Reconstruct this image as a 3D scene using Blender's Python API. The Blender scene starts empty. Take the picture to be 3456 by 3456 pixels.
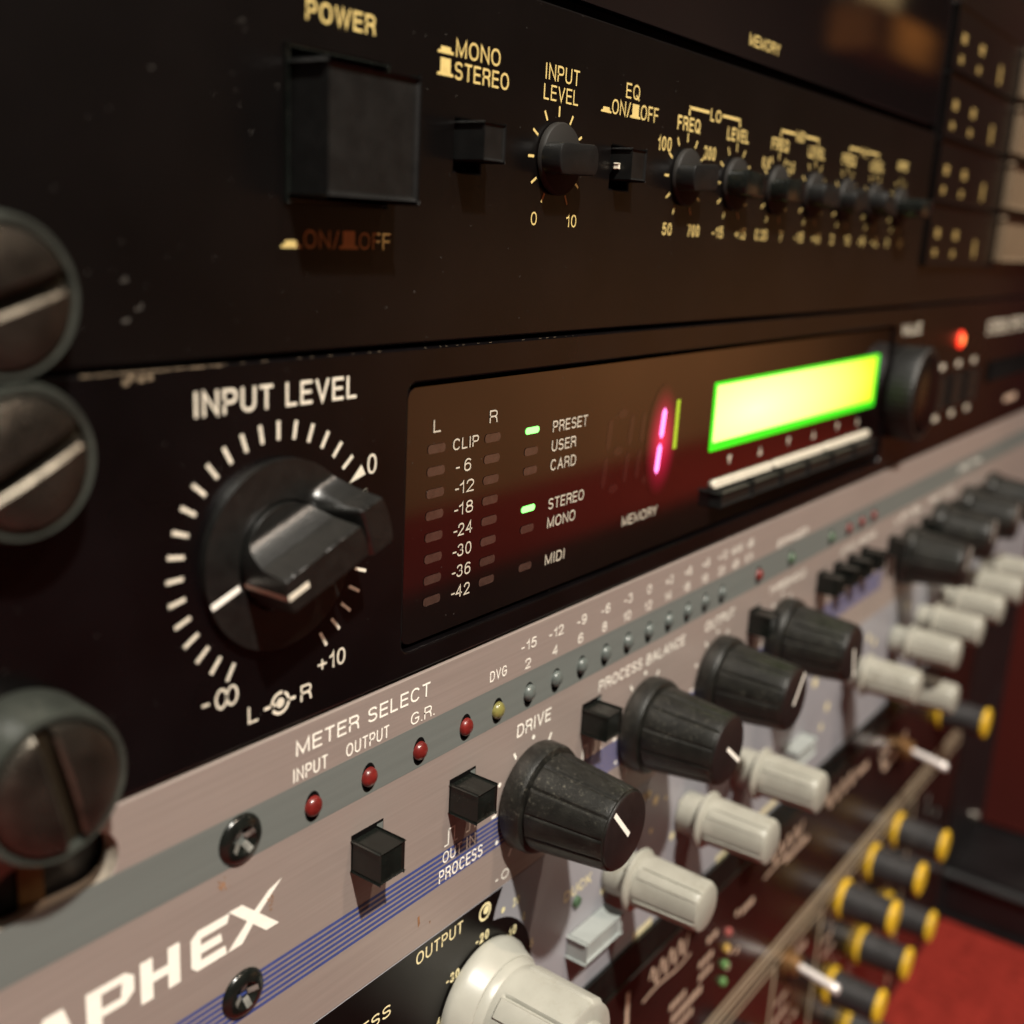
import bpy, bmesh, math, random
from mathutils import Vector, Matrix
random.seed(7)
S = bpy.context.scene
C = S.collection
MM = 0.001
PI = math.pi

# ------------------------------------------------------------------ camera
cam_d = bpy.data.cameras.new('camera')
cam = bpy.data.objects.new('camera', cam_d); C.objects.link(cam)
RT = Vector((0.59247479, -0.80404469, 0.04985741))
UP = Vector((0.17095715, 0.18597008, 0.96756849))
BK = Vector((-0.78724029, -0.56473646, 0.24763977))
cam.matrix_world = Matrix(((RT.x, UP.x, BK.x, -0.0825685), (RT.y, UP.y, BK.y, -0.0915823),
                           (RT.z, UP.z, BK.z, 0.0148771), (0, 0, 0, 1)))
cam_d.sensor_width = 36; cam_d.lens = 38.91
cam_d.clip_start = 0.005; cam_d.clip_end = 50
cam_d.dof.use_dof = True
cam_d.dof.focus_distance = 0.156
cam_d.dof.aperture_fstop = 14.8
S.camera = cam

# ------------------------------------------------------------------ world, lamps, exposure
w = bpy.data.worlds.new('World'); S.world = w; w.use_nodes = True
w.node_tree.nodes['Background'].inputs[0].default_value = (0.50, 0.31, 0.23, 1)
w.node_tree.nodes['Background'].inputs[1].default_value = 0.03
S.view_settings.view_transform = 'Standard'
S.view_settings.look = 'None'
S.view_settings.exposure = 0
S.view_settings.gamma = 1
S.cycles.use_denoising = True
S.cycles.max_bounces = 8
S.cycles.sample_clamp_indirect = 6

def lamp(name, tgt, d, dist, power, radius, color):
    l = bpy.data.lights.new(name, 'POINT'); l.energy = power; l.shadow_soft_size = radius; l.color = color
    o = bpy.data.objects.new(name, l); C.objects.link(o)
    o.location = Vector(tgt) * MM + Vector(d).normalized() * dist
    return o
WARM = (1.0, 0.95, 0.85)
lamp('ceiling_lamp', (30, 0, -60), (-0.45, -1.0, 1.56), 1.15, 112, 0.022, WARM)
lamp('ceiling_lamp', (30, 0, -60), (0.25, -1.0, 1.38), 1.25, 23, 0.022, (1.0, 0.78, 0.60))
def spot(name, loc, tgt, power, size, radius, color):
    l = bpy.data.lights.new(name, 'SPOT'); l.energy = power; l.spot_size = math.radians(size); l.spot_blend = .8
    l.shadow_soft_size = radius; l.color = color
    o = bpy.data.objects.new(name, l); C.objects.link(o)
    o.location = loc
    o.rotation_euler = (Vector(tgt) - Vector(loc)).to_track_quat('-Z', 'Y').to_euler()
    return o
spot('wall_fill', (2.8, -0.25, 0.5), (2.9, -1.5, -0.38), 105, 125, 0.05, (1.0, 0.80, 0.55))  # added unseen spot that brightens the wall reflected in the panels
spot('slab_fill', (4.2, -0.9, 1.5), (4.3, -1.5, .8), 60, 45, 0.05, (1.0, 0.85, 0.6))  # made-up spot so the orange slab shows in the upper window
spot('carpet_fill', (1.3, -0.5, 1.3), (0.75, 0.1, -0.62), 26, 60, 0.05, (1.0, 0.85, 0.7))  # extra fill aimed at the carpet beside the rack

# ------------------------------------------------------------------ materials
def mat(name, col, rough=.5, metal=0., spec=.5, ior=1.45, noise=0., nscale=900., nstretch=(1, 1, 1), bump=0., bscale=2500., bstretch=(1, 1, 1),
        coat=0., emis=None, estr=0., trans=0., col2=None, aniso=0., rvar=0.):
    m = bpy.data.materials.new(name); m.use_nodes = True
    nt = m.node_tree; b = nt.nodes['Principled BSDF']
    b.inputs['Base Color'].default_value = (*col, 1)
    b.inputs['Roughness'].default_value = rough
    b.inputs['Metallic'].default_value = metal
    b.inputs['Specular IOR Level'].default_value = spec
    b.inputs['IOR'].default_value = ior
    b.inputs['Coat Weight'].default_value = coat
    b.inputs['Coat Roughness'].default_value = .05
    b.inputs['Transmission Weight'].default_value = trans
    b.inputs['Anisotropic'].default_value = aniso
    if emis:
        b.inputs['Emission Color'].default_value = (*emis, 1); b.inputs['Emission Strength'].default_value = estr
    def tex(scale, stretch, detail=4):
        tc = nt.nodes.new('ShaderNodeTexCoord'); mp = nt.nodes.new('ShaderNodeMapping'); n = nt.nodes.new('ShaderNodeTexNoise')
        mp.inputs['Scale'].default_value = stretch; n.inputs['Scale'].default_value = scale; n.inputs['Detail'].default_value = detail
        nt.links.new(tc.outputs['Object'], mp.inputs[0]); nt.links.new(mp.outputs[0], n.inputs['Vector']); return n
    if noise > 0:
        n = tex(nscale, nstretch)
        r = nt.nodes.new('ShaderNodeValToRGB'); r.color_ramp.elements[0].position = .3; r.color_ramp.elements[1].position = .7
        c2 = col2 or tuple(min(1, c * (1 + noise)) for c in col); c1 = tuple(c * (1 - noise) for c in col) if not col2 else col
        r.color_ramp.elements[0].color = (*c1, 1); r.color_ramp.elements[1].color = (*c2, 1)
        nt.links.new(n.outputs[0], r.inputs[0]); nt.links.new(r.outputs[0], b.inputs['Base Color'])
    if rvar > 0:
        n = tex(nscale * .3, (1, 1, 1), 6)
        mr = nt.nodes.new('ShaderNodeMapRange'); mr.inputs[3].default_value = rough - rvar; mr.inputs[4].default_value = rough + rvar
        nt.links.new(n.outputs[0], mr.inputs[0]); nt.links.new(mr.outputs[0], b.inputs['Roughness'])
    if bump > 0:
        n = tex(bscale, bstretch); bp = nt.nodes.new('ShaderNodeBump'); bp.inputs['Strength'].default_value = bump; bp.inputs['Distance'].default_value = .0002
        nt.links.new(n.outputs[0], bp.inputs['Height']); nt.links.new(bp.outputs[0], b.inputs['Normal'])
    return m

M = {}
M['black_paint'] = mat('satin black paint', (.0024, .0018, .0017), .31, noise=.35, nscale=60, bump=.12, bscale=5000, rvar=.06)
M['black_anodised'] = mat('black anodised metal', (.0020, .0015, .0017), .26, noise=.4, nscale=80, bump=.08, bscale=6000, rvar=.05)
M['black_plastic'] = mat('black plastic', (.0050, .0050, .0047), .44, noise=.35, nscale=500, bump=.15, bscale=4000, rvar=.08)
M['black_gloss'] = mat('glossy black plastic', (.006, .007, .006), .22, noise=.3, nscale=500, bump=.05, bscale=4000)
M['knob_black'] = mat('dusty black knob plastic', (.0085, .0084, .0070), .40, noise=.45, nscale=420, bump=.3, bscale=3500, rvar=.1)
M['knob_top'] = mat('knob end cap', (.011, .0068, .0064), .45, noise=.2, nscale=600, bump=.2, bscale=4000)
M['level_knob'] = mat('level knob plastic', (.0062, .0062, .0056), .33, bump=.25, bscale=3500, noise=.3, nscale=700, spec=.9)
M['window'] = mat('smoked acrylic window', (.004, .002, .002), .07, spec=1.0, ior=1.62, noise=.2, nscale=60)
M['window2'] = mat('smoked acrylic display cover', (.006, .004, .004), .045, spec=1.0, ior=1.6)
M['hole'] = mat('dark gap', (.0015, .001, .001), .9, spec=.1)
M['pink_metal'] = mat('brushed champagne aluminium', (.33, .272, .245), .46, metal=.35, noise=.06, nscale=900, nstretch=(.05, 1, 2.5), bump=.09, bscale=1800, bstretch=(.05, 1, 3), rvar=.06)
M['grey_print'] = mat('grey green stripe print', (.145, .160, .151), .5, metal=.2, noise=.05, nscale=350, nstretch=(.08, 1, 3), bump=.06, bscale=900, bstretch=(.05, 1, 3))
M['lilac_metal'] = mat('lilac grey panel paint', (.255, .25, .27), .42, noise=.07, nscale=60, bump=.05, bscale=3000)
M['maroon_black'] = mat('dark maroon panel paint', (.017, .0062, .0052), .22, noise=.4, nscale=30, bump=.05, bscale=3000, rvar=.05)
M['steel'] = mat('bright steel', (.55, .5, .44), .25, metal=1., noise=.1, nscale=300)
M['screw'] = mat('dark nickel screw', (.085, .075, .062), .27, metal=.9, noise=.45, nscale=260, bump=.5, bscale=700, bstretch=(1, 1, 9), rvar=.1)
M['washer'] = mat('smoky plastic cup washer', (.030, .033, .028), .32, noise=.25, nscale=300, bump=.1)
M['slot_edge'] = mat('bare cut aluminium', (.62, .54, .44), .3, metal=.6, noise=.25, nscale=500)
M['brass'] = mat('dull brass', (.22, .12, .05), .45, metal=.7, noise=.3, nscale=300)
M['darkgold'] = mat('darker gold lettering', (.30, .21, .07), .6, noise=.1, nscale=500)  # darker gold for the key rows
M['gold'] = mat('gold lettering', (.60, .46, .17), .55, noise=.10, nscale=900)
M['cream'] = mat('cream lettering', (.66, .61, .50), .6, noise=.10, nscale=900)
M['dimcream'] = mat('fine grey cream lettering', (.52, .47, .38), .6, noise=.12, nscale=900)
M['white'] = mat('white lettering', (.86, .83, .75), .6, noise=.04, nscale=900)
M['paleyellow'] = mat('pale yellow lettering', (.74, .66, .38), .6, noise=.10, nscale=900)
M['pinkbeige'] = mat('beige pink lettering', (.50, .36, .27), .6, noise=.15, nscale=300)
M['blue'] = mat('blue line print', (.035, .055, .20), .55, noise=.1, nscale=400)
M['rust'] = mat('rust stain', (.26, .13, .06), .8, noise=.4, nscale=900)
M['lens_dark'] = mat('unlit indicator lens', (.046, .026, .020), .12, spec=.9, ior=1.6, noise=.2, nscale=900)
M['lens_red'] = mat('red led lens', (.12, .011, .009), .32, coat=.3, noise=.25, nscale=900)
M['lens_yellow'] = mat('yellow led lens', (.17, .155, .045), .3, coat=.6, noise=.2, nscale=900)
M['lens_grey'] = mat('clear grey led lens', (.085, .098, .092), .3, coat=.3, noise=.2, nscale=900)
M['lens_green'] = mat('dark green led lens', (.05, .09, .05), .3, coat=.4)
M['led_green_on'] = mat('lit green led', (.1, .5, .1), .4, emis=(.22, 1, .16), estr=2.6)
M['led_red_on'] = mat('lit red led', (.5, .05, .02), .4, emis=(1, .03, .012), estr=2.2)
M['led_red_core'] = mat('lit red led core', (.5, .1, .02), .4, emis=(1, .22, .06), estr=3)
M['segment_on'] = mat('lit magenta segment', (.5, .05, .2), .4, emis=(1, .22, .60), estr=2.6)
M['segment_off'] = mat('unlit display segment', (.016, .007, .006), .07, spec=1.0, ior=1.62)
M['segment_halo'] = mat('red halo round digit', (.12, .004, .015), .6, emis=(1, .01, .09), estr=.22)
M['yellow_green'] = mat('yellow green light strip', (.2, .3, .02), .5, emis=(.42, .55, .02), estr=.55)
M['grey_cap'] = mat('light grey plastic cap', (.32, .315, .275), .34, noise=.06, nscale=200, bump=.04, bscale=2500, spec=.5)
M['white_cap'] = mat('off white plastic cap', (.285, .278, .238), .40, noise=.06, nscale=200, bump=.04, bscale=2500)
M['white_button'] = mat('pale grey button plastic', (.27, .29, .28), .4, noise=.05, nscale=300)
M['yellow_cap'] = mat('yellow plastic', (.62, .38, .02), .45, noise=.08, nscale=300)
M['dark_knob_body'] = mat('charcoal knob plastic', (.022, .021, .022), .42, noise=.3, nscale=300, bump=.1)
M['beige_line'] = mat('beige outline print', (.36, .29, .20), .5, noise=.1, nscale=200)
M['carpet'] = mat('red carpet', (.31, .033, .024), .95, spec=.1, noise=.3, nscale=110, bump=1.0, bscale=300)
M['wallpaint'] = mat('tan wall paint', (.46, .25, .11), .9, noise=.08, nscale=4)
M['cable_rubber'] = mat('black cable rubber', (.006, .005, .006), .45, noise=.2, nscale=200)
M['frame_black'] = mat('black rack frame', (.006, .0055, .006), .4, noise=.3, nscale=60)
M['dust'] = mat('pale dust', (.13, .12, .105), .9, noise=.3, nscale=3000)
M['chip_glint'] = mat('chipped metal and edge glint', (.17, .13, .085), .6, noise=.4, nscale=2500)
M['redmark'] = mat('bright red cap', (.62, .045, .02), .4)
M['wood'] = mat('orange reflected slab', (.50, .20, .05), .4, noise=.3, nscale=6, nstretch=(1, 1, 6))  # only for the unseen orange slab that gets reflected
M['reflect_pale'] = mat('pale reflected board', (.40, .34, .22), .9, noise=.1, nscale=30)

# lcd: brightness varies smoothly over the back light
def dusty(m, amount=.10, scale=1900., thr=.60, col=(.16, .15, .12)):
    nt = m.node_tree; b = nt.nodes['Principled BSDF']
    src = b.inputs['Base Color'].links[0].from_socket if b.inputs['Base Color'].links else None
    tc = nt.nodes.new('ShaderNodeTexCoord'); n = nt.nodes.new('ShaderNodeTexNoise'); n.inputs['Scale'].default_value = scale; n.inputs['Detail'].default_value = 8; n.inputs['Roughness'].default_value = .75
    n2 = nt.nodes.new('ShaderNodeTexNoise'); n2.inputs['Scale'].default_value = scale * .12; n2.inputs['Detail'].default_value = 3
    r = nt.nodes.new('ShaderNodeValToRGB'); r.color_ramp.elements[0].position = thr; r.color_ramp.elements[1].position = thr + .14
    r.color_ramp.elements[1].color = (1, 1, 1, 1)
    r2 = nt.nodes.new('ShaderNodeValToRGB'); r2.color_ramp.elements[0].position = .42; r2.color_ramp.elements[1].position = .68
    mu = nt.nodes.new('ShaderNodeMath'); mu.operation = 'MULTIPLY'; mu2 = nt.nodes.new('ShaderNodeMath'); mu2.operation = 'MULTIPLY'; mu2.inputs[1].default_value = amount
    mx = nt.nodes.new('ShaderNodeMix'); mx.data_type = 'RGBA'
    nt.links.new(tc.outputs['Object'], n.inputs['Vector']); nt.links.new(tc.outputs['Object'], n2.inputs['Vector'])
    nt.links.new(n.outputs[0], r.inputs[0]); nt.links.new(n2.outputs[0], r2.inputs[0]); nt.links.new(r.outputs[0], mu.inputs[0]); nt.links.new(r2.outputs[0], mu.inputs[1]); nt.links.new(mu.outputs[0], mu2.inputs[0])
    nt.links.new(mu2.outputs[0], mx.inputs[0])
    if src: nt.links.new(src, mx.inputs[6])
    else: mx.inputs[6].default_value = b.inputs['Base Color'].default_value
    mx.inputs[7].default_value = (*col, 1); nt.links.new(mx.outputs[2], b.inputs['Base Color'])
dusty(M['knob_black'], .9, 1500, .55); dusty(M['knob_top'], .5, 1800, .6); dusty(M['level_knob'], .25, 2200, .6); dusty(M['washer'], .5, 1200, .57)
dusty(M['black_plastic'], .18, 1800, .6); dusty(M['black_paint'], .35, 2600, .64); dusty(M['black_anodised'], .22, 2600, .64); dusty(M['black_gloss'], .5, 1500, .58)
dusty(M['screw'], .5, 900, .58, (.25, .2, .14)); dusty(M['white_cap'], .55, 500, .5, (.14, .12, .08)); dusty(M['grey_cap'], .4, 500, .52, (.2, .18, .13))
dusty(M['pink_metal'], .25, 1600, .6, (.55, .45, .38)); dusty(M['grey_print'], .3, 1700, .6, (.35, .36, .3)); dusty(M['dark_knob_body'], .5, 900, .55)
def lcd_mat():
    m = bpy.data.materials.new('backlit lcd'); m.use_nodes = True; nt = m.node_tree; b = nt.nodes['Principled BSDF']
    b.inputs['Base Color'].default_value = (.05, .1, .02, 1)
    tc = nt.nodes.new('ShaderNodeTexCoord'); mp = nt.nodes.new('ShaderNodeMapping')
    mp.inputs['Location'].default_value = (-0.130 * 14, 0, 0.0185 * 60); mp.inputs['Scale'].default_value = (14, 1, 60)
    g = nt.nodes.new('ShaderNodeTexGradient'); g.gradient_type = 'SPHERICAL'
    r = nt.nodes.new('ShaderNodeValToRGB')
    r.color_ramp.elements[0].position = 0; r.color_ramp.elements[0].color = (.62, 1, .01, 1)
    r.color_ramp.elements[1].position = 1; r.color_ramp.elements[1].color = (.95, 1, .42, 1)
    nt.links.new(tc.outputs['Object'], mp.inputs[0]); nt.links.new(mp.outputs[0], g.inputs[0]); nt.links.new(g.outputs[1], r.inputs[0])
    nt.links.new(r.outputs[0], b.inputs['Emission Color']); b.inputs['Emission Strength'].default_value = 1.7
    return m
def halo_mat():
    m = M['window'].copy(); m.name = 'red glow round digit'; nt = m.node_tree; b = nt.nodes['Principled BSDF']
    tc = nt.nodes.new('ShaderNodeTexCoord'); mp = nt.nodes.new('ShaderNodeMapping'); mp.vector_type = 'POINT'
    kx_, kz_ = 1 / .0062, 1 / .0105
    mp.inputs['Location'].default_value = (-.0907 * kx_ , 0, .0203 * kz_); mp.inputs['Scale'].default_value = (kx_, 1, kz_)
    g = nt.nodes.new('ShaderNodeTexGradient'); g.gradient_type = 'SPHERICAL'
    mt = nt.nodes.new('ShaderNodeMath'); mt.operation = 'MULTIPLY'; mt.inputs[1].default_value = 1.0
    pw = nt.nodes.new('ShaderNodeMath'); pw.operation = 'POWER'; pw.inputs[1].default_value = 1.7
    nt.links.new(tc.outputs['Object'], mp.inputs[0]); nt.links.new(mp.outputs[0], g.inputs[0]); nt.links.new(g.outputs['Fac'], pw.inputs[0]); nt.links.new(pw.outputs[0], mt.inputs[0]); nt.links.new(mt.outputs[0], b.inputs['Emission Strength'])
    b.inputs['Emission Color'].default_value = (1, .012, .09, 1)
    return m
M['segment_halo'] = halo_mat()
M['lcd'] = lcd_mat()
M['lcd_edge'] = mat('green lcd light edge', (.02, .2, .01), .5, emis=(.035, .82, .005), estr=1.0)

# ------------------------------------------------------------------ helpers (panel coordinates in mm: x along the rack, z up, h out of the panel)
def V(x, h, z): return Vector((x * MM, -h * MM, z * MM))
def finish(name, me, m, parent, sharp=35):
    for p in me.polygons: p.use_smooth = True
    me.set_sharp_from_angle(angle=math.radians(sharp))
    if m: me.materials.append(m)
    o = bpy.data.objects.new(name, me); C.objects.link(o)
    if parent: o.parent = parent
    return o
FLAT = ('display_window', 'front_panel', 'key_panel', 'name_plate', 'key', 'lower_trim', 'end_ear', 'button_cap', 'indicator', 'green_light', 'side_lip', 'bottom_lip', 'rocker_bar', 'soft_key', 'groove')
def obj(name, bm, m, parent=None, sharp=35):
    if name in FLAT: sharp = 6
    bmesh.ops.recalc_face_normals(bm, faces=bm.faces)
    me = bpy.data.meshes.new(name); bm.to_mesh(me); bm.free()
    return finish(name, me, m, parent, sharp)
def NB(): return bmesh.new()
def box(bm, x0, x1, z0, z1, h0, h1, bev=0., seg=2):
    r = bmesh.ops.create_cube(bm, size=1)
    for v in r['verts']:
        v.co = V(x0 + (v.co.x + .5) * (x1 - x0), h0 + (v.co.y + .5) * (h1 - h0), z0 + (v.co.z + .5) * (z1 - z0))
    if bev > 0:
        es = list({e for v in r['verts'] for e in v.link_edges})
        bmesh.ops.bevel(bm, geom=es, offset=bev * MM, segments=seg, affect='EDGES', profile=.5)
    return bm
def poly(bm, pts, h=.06):
    vs = [bm.verts.new(V(x, h, z)) for x, z in pts]
    return bm.faces.new(vs)
def rect(bm, x0, x1, z0, z1, h=.06): return poly(bm, [(x0, z0), (x1, z0), (x1, z1), (x0, z1)], h)
def prism(bm, pts, h0, h1, bev=0.):
    a = [bm.verts.new(V(x, h0, z)) for x, z in pts]; b = [bm.verts.new(V(x, h1, z)) for x, z in pts]
    n = len(pts); bm.faces.new(a); top = bm.faces.new(b)
    for i in range(n): bm.faces.new((a[i], a[(i + 1) % n], b[(i + 1) % n], b[i]))
    if bev > 0: bmesh.ops.bevel(bm, geom=list(top.edges), offset=bev * MM, segments=2, affect='EDGES', profile=.5)
    return bm
def rev(bm, cx, cz, prof, seg=48, mod=None):
    rings = []
    for r, h in prof:
        if r <= 0: rings.append([bm.verts.new(V(cx, h, cz))])
        else:
            ring = []
            for i in range(seg):
                t = 2 * PI * i / seg; rr = mod(r, h, t) if mod else r
                ring.append(bm.verts.new(V(cx + rr * math.cos(t), h, cz + rr * math.sin(t))))
            rings.append(ring)
    for a, b in zip(rings, rings[1:]):
        for i in range(seg):
            j = (i + 1) % seg
            if len(a) == 1 and len(b) == 1: continue
            if len(a) == 1: bm.faces.new((a[0], b[i], b[j]))
            elif len(b) == 1: bm.faces.new((a[i], a[j], b[0]))
            else: bm.faces.new((a[i], a[j], b[j], b[i]))
    return bm
def rrect(x0, x1, z0, z1, r, n=6):
    pts = []
    for cx, cz, a0 in ((x1 - r, z1 - r, 0), (x0 + r, z1 - r, 90), (x0 + r, z0 + r, 180), (x1 - r, z0 + r, 270)):
        for k in range(n + 1):
            a = math.radians(a0 + 90 * k / n); pts.append((cx + r * math.cos(a), cz + r * math.sin(a)))
    return pts
def circ(cx, cz, r, n=32): return [(cx + r * math.cos(2 * PI * k / n), cz + r * math.sin(2 * PI * k / n)) for k in range(n)]
def line(bm, a, b, wd, h=.06):
    d = Vector((b[0] - a[0], b[1] - a[1])); n = Vector((-d.y, d.x)).normalized() * wd / 2
    poly(bm, [(a[0] + n.x, a[1] + n.y), (b[0] + n.x, b[1] + n.y), (b[0] - n.x, b[1] - n.y), (a[0] - n.x, a[1] - n.y)], h)
def ring(bm, cx, cz, r0, r1, h=.06, a0=0, a1=360, n=32):
    for k in range(n):
        t0 = math.radians(a0 + (a1 - a0) * k / n); t1 = math.radians(a0 + (a1 - a0) * (k + 1) / n)
        poly(bm, [(cx + r0 * math.cos(t0), cz + r0 * math.sin(t0)), (cx + r1 * math.cos(t0), cz + r1 * math.sin(t0)),
                  (cx + r1 * math.cos(t1), cz + r1 * math.sin(t1)), (cx + r0 * math.cos(t1), cz + r0 * math.sin(t1))], h)
def plate(name, outline, holes, h0, h1, m, parent, bev=0.):
    cu = bpy.data.curves.new(name, 'CURVE'); cu.dimensions = '2D'; cu.fill_mode = 'BOTH'
    for pts in [outline] + holes:
        sp = cu.splines.new('POLY'); sp.points.add(len(pts) - 1); sp.use_cyclic_u = True
        for p, (x, z) in zip(sp.points, pts): p.co = (x, z, 0, 1)
    cu.extrude = (h1 - h0) / 2 - bev; cu.bevel_depth = bev; cu.bevel_resolution = 1; cu.offset = -bev
    o = bpy.data.objects.new(name, cu); me = bpy.data.meshes.new_from_object(o)
    bpy.data.objects.remove(o); bpy.data.curves.remove(cu)
    for v in me.vertices: v.co = V(v.co.x, v.co.z + (h0 + h1) / 2, v.co.y)
    return finish(name, me, m, parent, 6)
def empty(name, x, h, z, label=None, cat=None, group=None):
    o = bpy.data.objects.new(name, None); C.objects.link(o); o.empty_display_size = .01
    if label: o['label'] = label
    if cat: o['category'] = cat
    if group: o['group'] = group
    return o
def tag(o, label=None, cat=None, group=None, kind=None):
    for k, v in (('label', label), ('category', cat), ('group', group), ('kind', kind)):
        if v: o[k] = v
    return o
def _e(cx, cz, rx, rz, a0, a1, n=14):
    out = []
    for k in range(n + 1):
        t = math.radians(a0 + (a1 - a0) * k / n); c, q = math.cos(t), math.sin(t)
        f = lambda v: math.copysign(abs(v) ** .88, v)
        out.append((cx + rx * f(c), cz + rz * f(q)))
    return out
# monoline grotesque capitals: width, list of (points, closed)
GL = {
 'A': (.80, [([(0, 0), (.5, 1), (1, 0)], 0), ([(.19, .34), (.81, .34)], 0)]),
 'B': (.72, [([(0, 0), (0, 1)] + _e(.62, .77, .34, .23, 90, -90) + [(0, .54)], 0), ([(0, .54)] + _e(.64, .27, .36, .27, 90, -90) + [(0, 0)], 0)]),
 'C': (.78, [(_e(.5, .5, .5, .5, 42, 318, 26), 0)]),
 'D': (.76, [([(0, 0), (0, 1)] + _e(.42, .5, .58, .5, 90, -90, 20), 1)]),
 'E': (.66, [([(1, 1), (0, 1), (0, 0), (1, 0)], 0), ([(0, .52), (.9, .52)], 0)]),
 'F': (.62, [([(1, 1), (0, 1), (0, 0)], 0), ([(0, .5), (.88, .5)], 0)]),
 'G': (.82, [(_e(.5, .5, .5, .5, 42, 335, 26) + [(.98, .47), (.55, .47)], 0)]),
 'H': (.74, [([(0, 0), (0, 1)], 0), ([(1, 0), (1, 1)], 0), ([(0, .52), (1, .52)], 0)]),
 'I': (.20, [([(.5, 0), (.5, 1)], 0)]),
 'K': (.74, [([(0, 0), (0, 1)], 0), ([(1, 1), (0, .36)], 0), ([(.34, .58), (1, 0)], 0)]),
 'L': (.60, [([(0, 1), (0, 0), (1, 0)], 0)]),
 'M': (.90, [([(0, 0), (0, 1), (.5, .05), (1, 1), (1, 0)], 0)]),
 'N': (.76, [([(0, 0), (0, 1), (1, 0), (1, 1)], 0)]),
 'O': (.84, [(_e(.5, .5, .5, .5, 0, 360, 32)[:-1], 1)]),
 'P': (.70, [([(0, 0), (0, 1)] + _e(.6, .73, .4, .27, 90, -90) + [(0, .46)], 0)]),
 'Q': (.84, [(_e(.5, .5, .5, .5, 0, 360, 32)[:-1], 1), ([(.6, .25), (1, -.04)], 0)]),
 'R': (.74, [([(0, 0), (0, 1)] + _e(.6, .75, .38, .25, 90, -90) + [(0, .5)], 0), ([(.6, .5), (.92, .36), (1, 0)], 0)]),
 'S': (.70, [(_e(.5, .755, .48, .245, 30, 250, 14) + _e(.5, .255, .5, .255, 70, -150, 16), 0)]),
 'T': (.68, [([(0, 1), (1, 1)], 0), ([(.5, 1), (.5, 0)], 0)]),
 'U': (.74, [([(0, 1)] + _e(.5, .34, .5, .34, 180, 360, 16) + [(1, 1)], 0)]),
 'V': (.76, [([(0, 1), (.5, 0), (1, 1)], 0)]),
 'W': (1.1, [([(0, 1), (.25, 0), (.5, 1), (.75, 0), (1, 1)], 0)]),
 'X': (.74, [([(0, 0), (1, 1)], 0), ([(0, 1), (1, 0)], 0)]),
 'Y': (.74, [([(0, 1), (.5, .45), (1, 1)], 0), ([(.5, .45), (.5, 0)], 0)]),
 '0': (.58, [(_e(.5, .5, .5, .5, 0, 360, 28)[:-1], 1)]),
 '1': (.34, [([(0, .72), (.75, .82), (.95, 1), (.95, 0)], 0)]),
 '2': (.58, [(_e(.5, .72, .5, .28, 175, -25, 14) + [(0, 0), (1, 0)], 0)]),
 '3': (.58, [(_e(.5, .76, .44, .24, 165, -80, 12) + _e(.5, .27, .5, .27, 80, -165, 14), 0)]),
 '4': (.62, [([(.74, 0), (.74, 1), (0, .3), (1, .3)], 0)]),
 '5': (.58, [([(.92, 1), (.18, 1), (.06, .52)] + _e(.48, .32, .52, .32, 120, -160, 16), 0)]),
 '6': (.58, [(_e(.5, .31, .5, .31, 0, 360, 20)[:-1], 1), (_e(.56, .5, .56, .5, 50, 190, 12), 0)]),
 '7': (.56, [([(0, 1), (1, 1), (.35, 0)], 0)]),
 '8': (.58, [(_e(.5, .77, .42, .23, 0, 360, 18)[:-1], 1), (_e(.5, .27, .5, .27, 0, 360, 20)[:-1], 1)]),
 '9': (.58, [(_e(.5, .69, .5, .31, 0, 360, 20)[:-1], 1), (_e(.44, .5, .56, .5, -130, 10, 12), 0)]),
 '-': (.36, [([(0, .38), (1, .38)], 0)]), '+': (.6, [([(0, .42), (1, .42)], 0), ([(.5, .16), (.5, .68)], 0)]),
 'd': (.58, [(_e(.5, .34, .5, .34, 0, 360, 20)[:-1], 1), ([(1, 0), (1, 1)], 0)]),
 '.': (.10, [([(.5, 0), (.5, .02)], 0)]), '/': (.42, [([(0, -.03), (1, 1.03)], 0)]), ' ': (.30, []),
}
def ribbon(bm, pts, closed, t, h):
    P = [Vector(p) for p in pts]; n = len(P); L = []; R_ = []
    for i in range(n):
        a = P[i - 1] if (i > 0 or closed) else None; b = P[(i + 1) % n] if (i < n - 1 or closed) else None
        d1 = (P[i] - a).normalized() if a is not None and (P[i] - a).length > 1e-7 else None
        d2 = (b - P[i]).normalized() if b is not None and (b - P[i]).length > 1e-7 else None
        d1 = d1 or d2; d2 = d2 or d1
        n1 = Vector((-d1.y, d1.x)); n2 = Vector((-d2.y, d2.x)); m = (n1 + n2)
        m = m.normalized() if m.length > 1e-5 else n1
        k = t / 2 / max(.42, m.dot(n1)); L.append(P[i] + m * k); R_.append(P[i] - m * k)
    vl = [bm.verts.new(V(p.x, h, p.y)) for p in L]; vr = [bm.verts.new(V(p.x, h, p.y)) for p in R_]
    for i in range(n if closed else n - 1):
        j = (i + 1) % n; bm.faces.new((vl[i], vl[j], vr[j], vr[i]))
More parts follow.
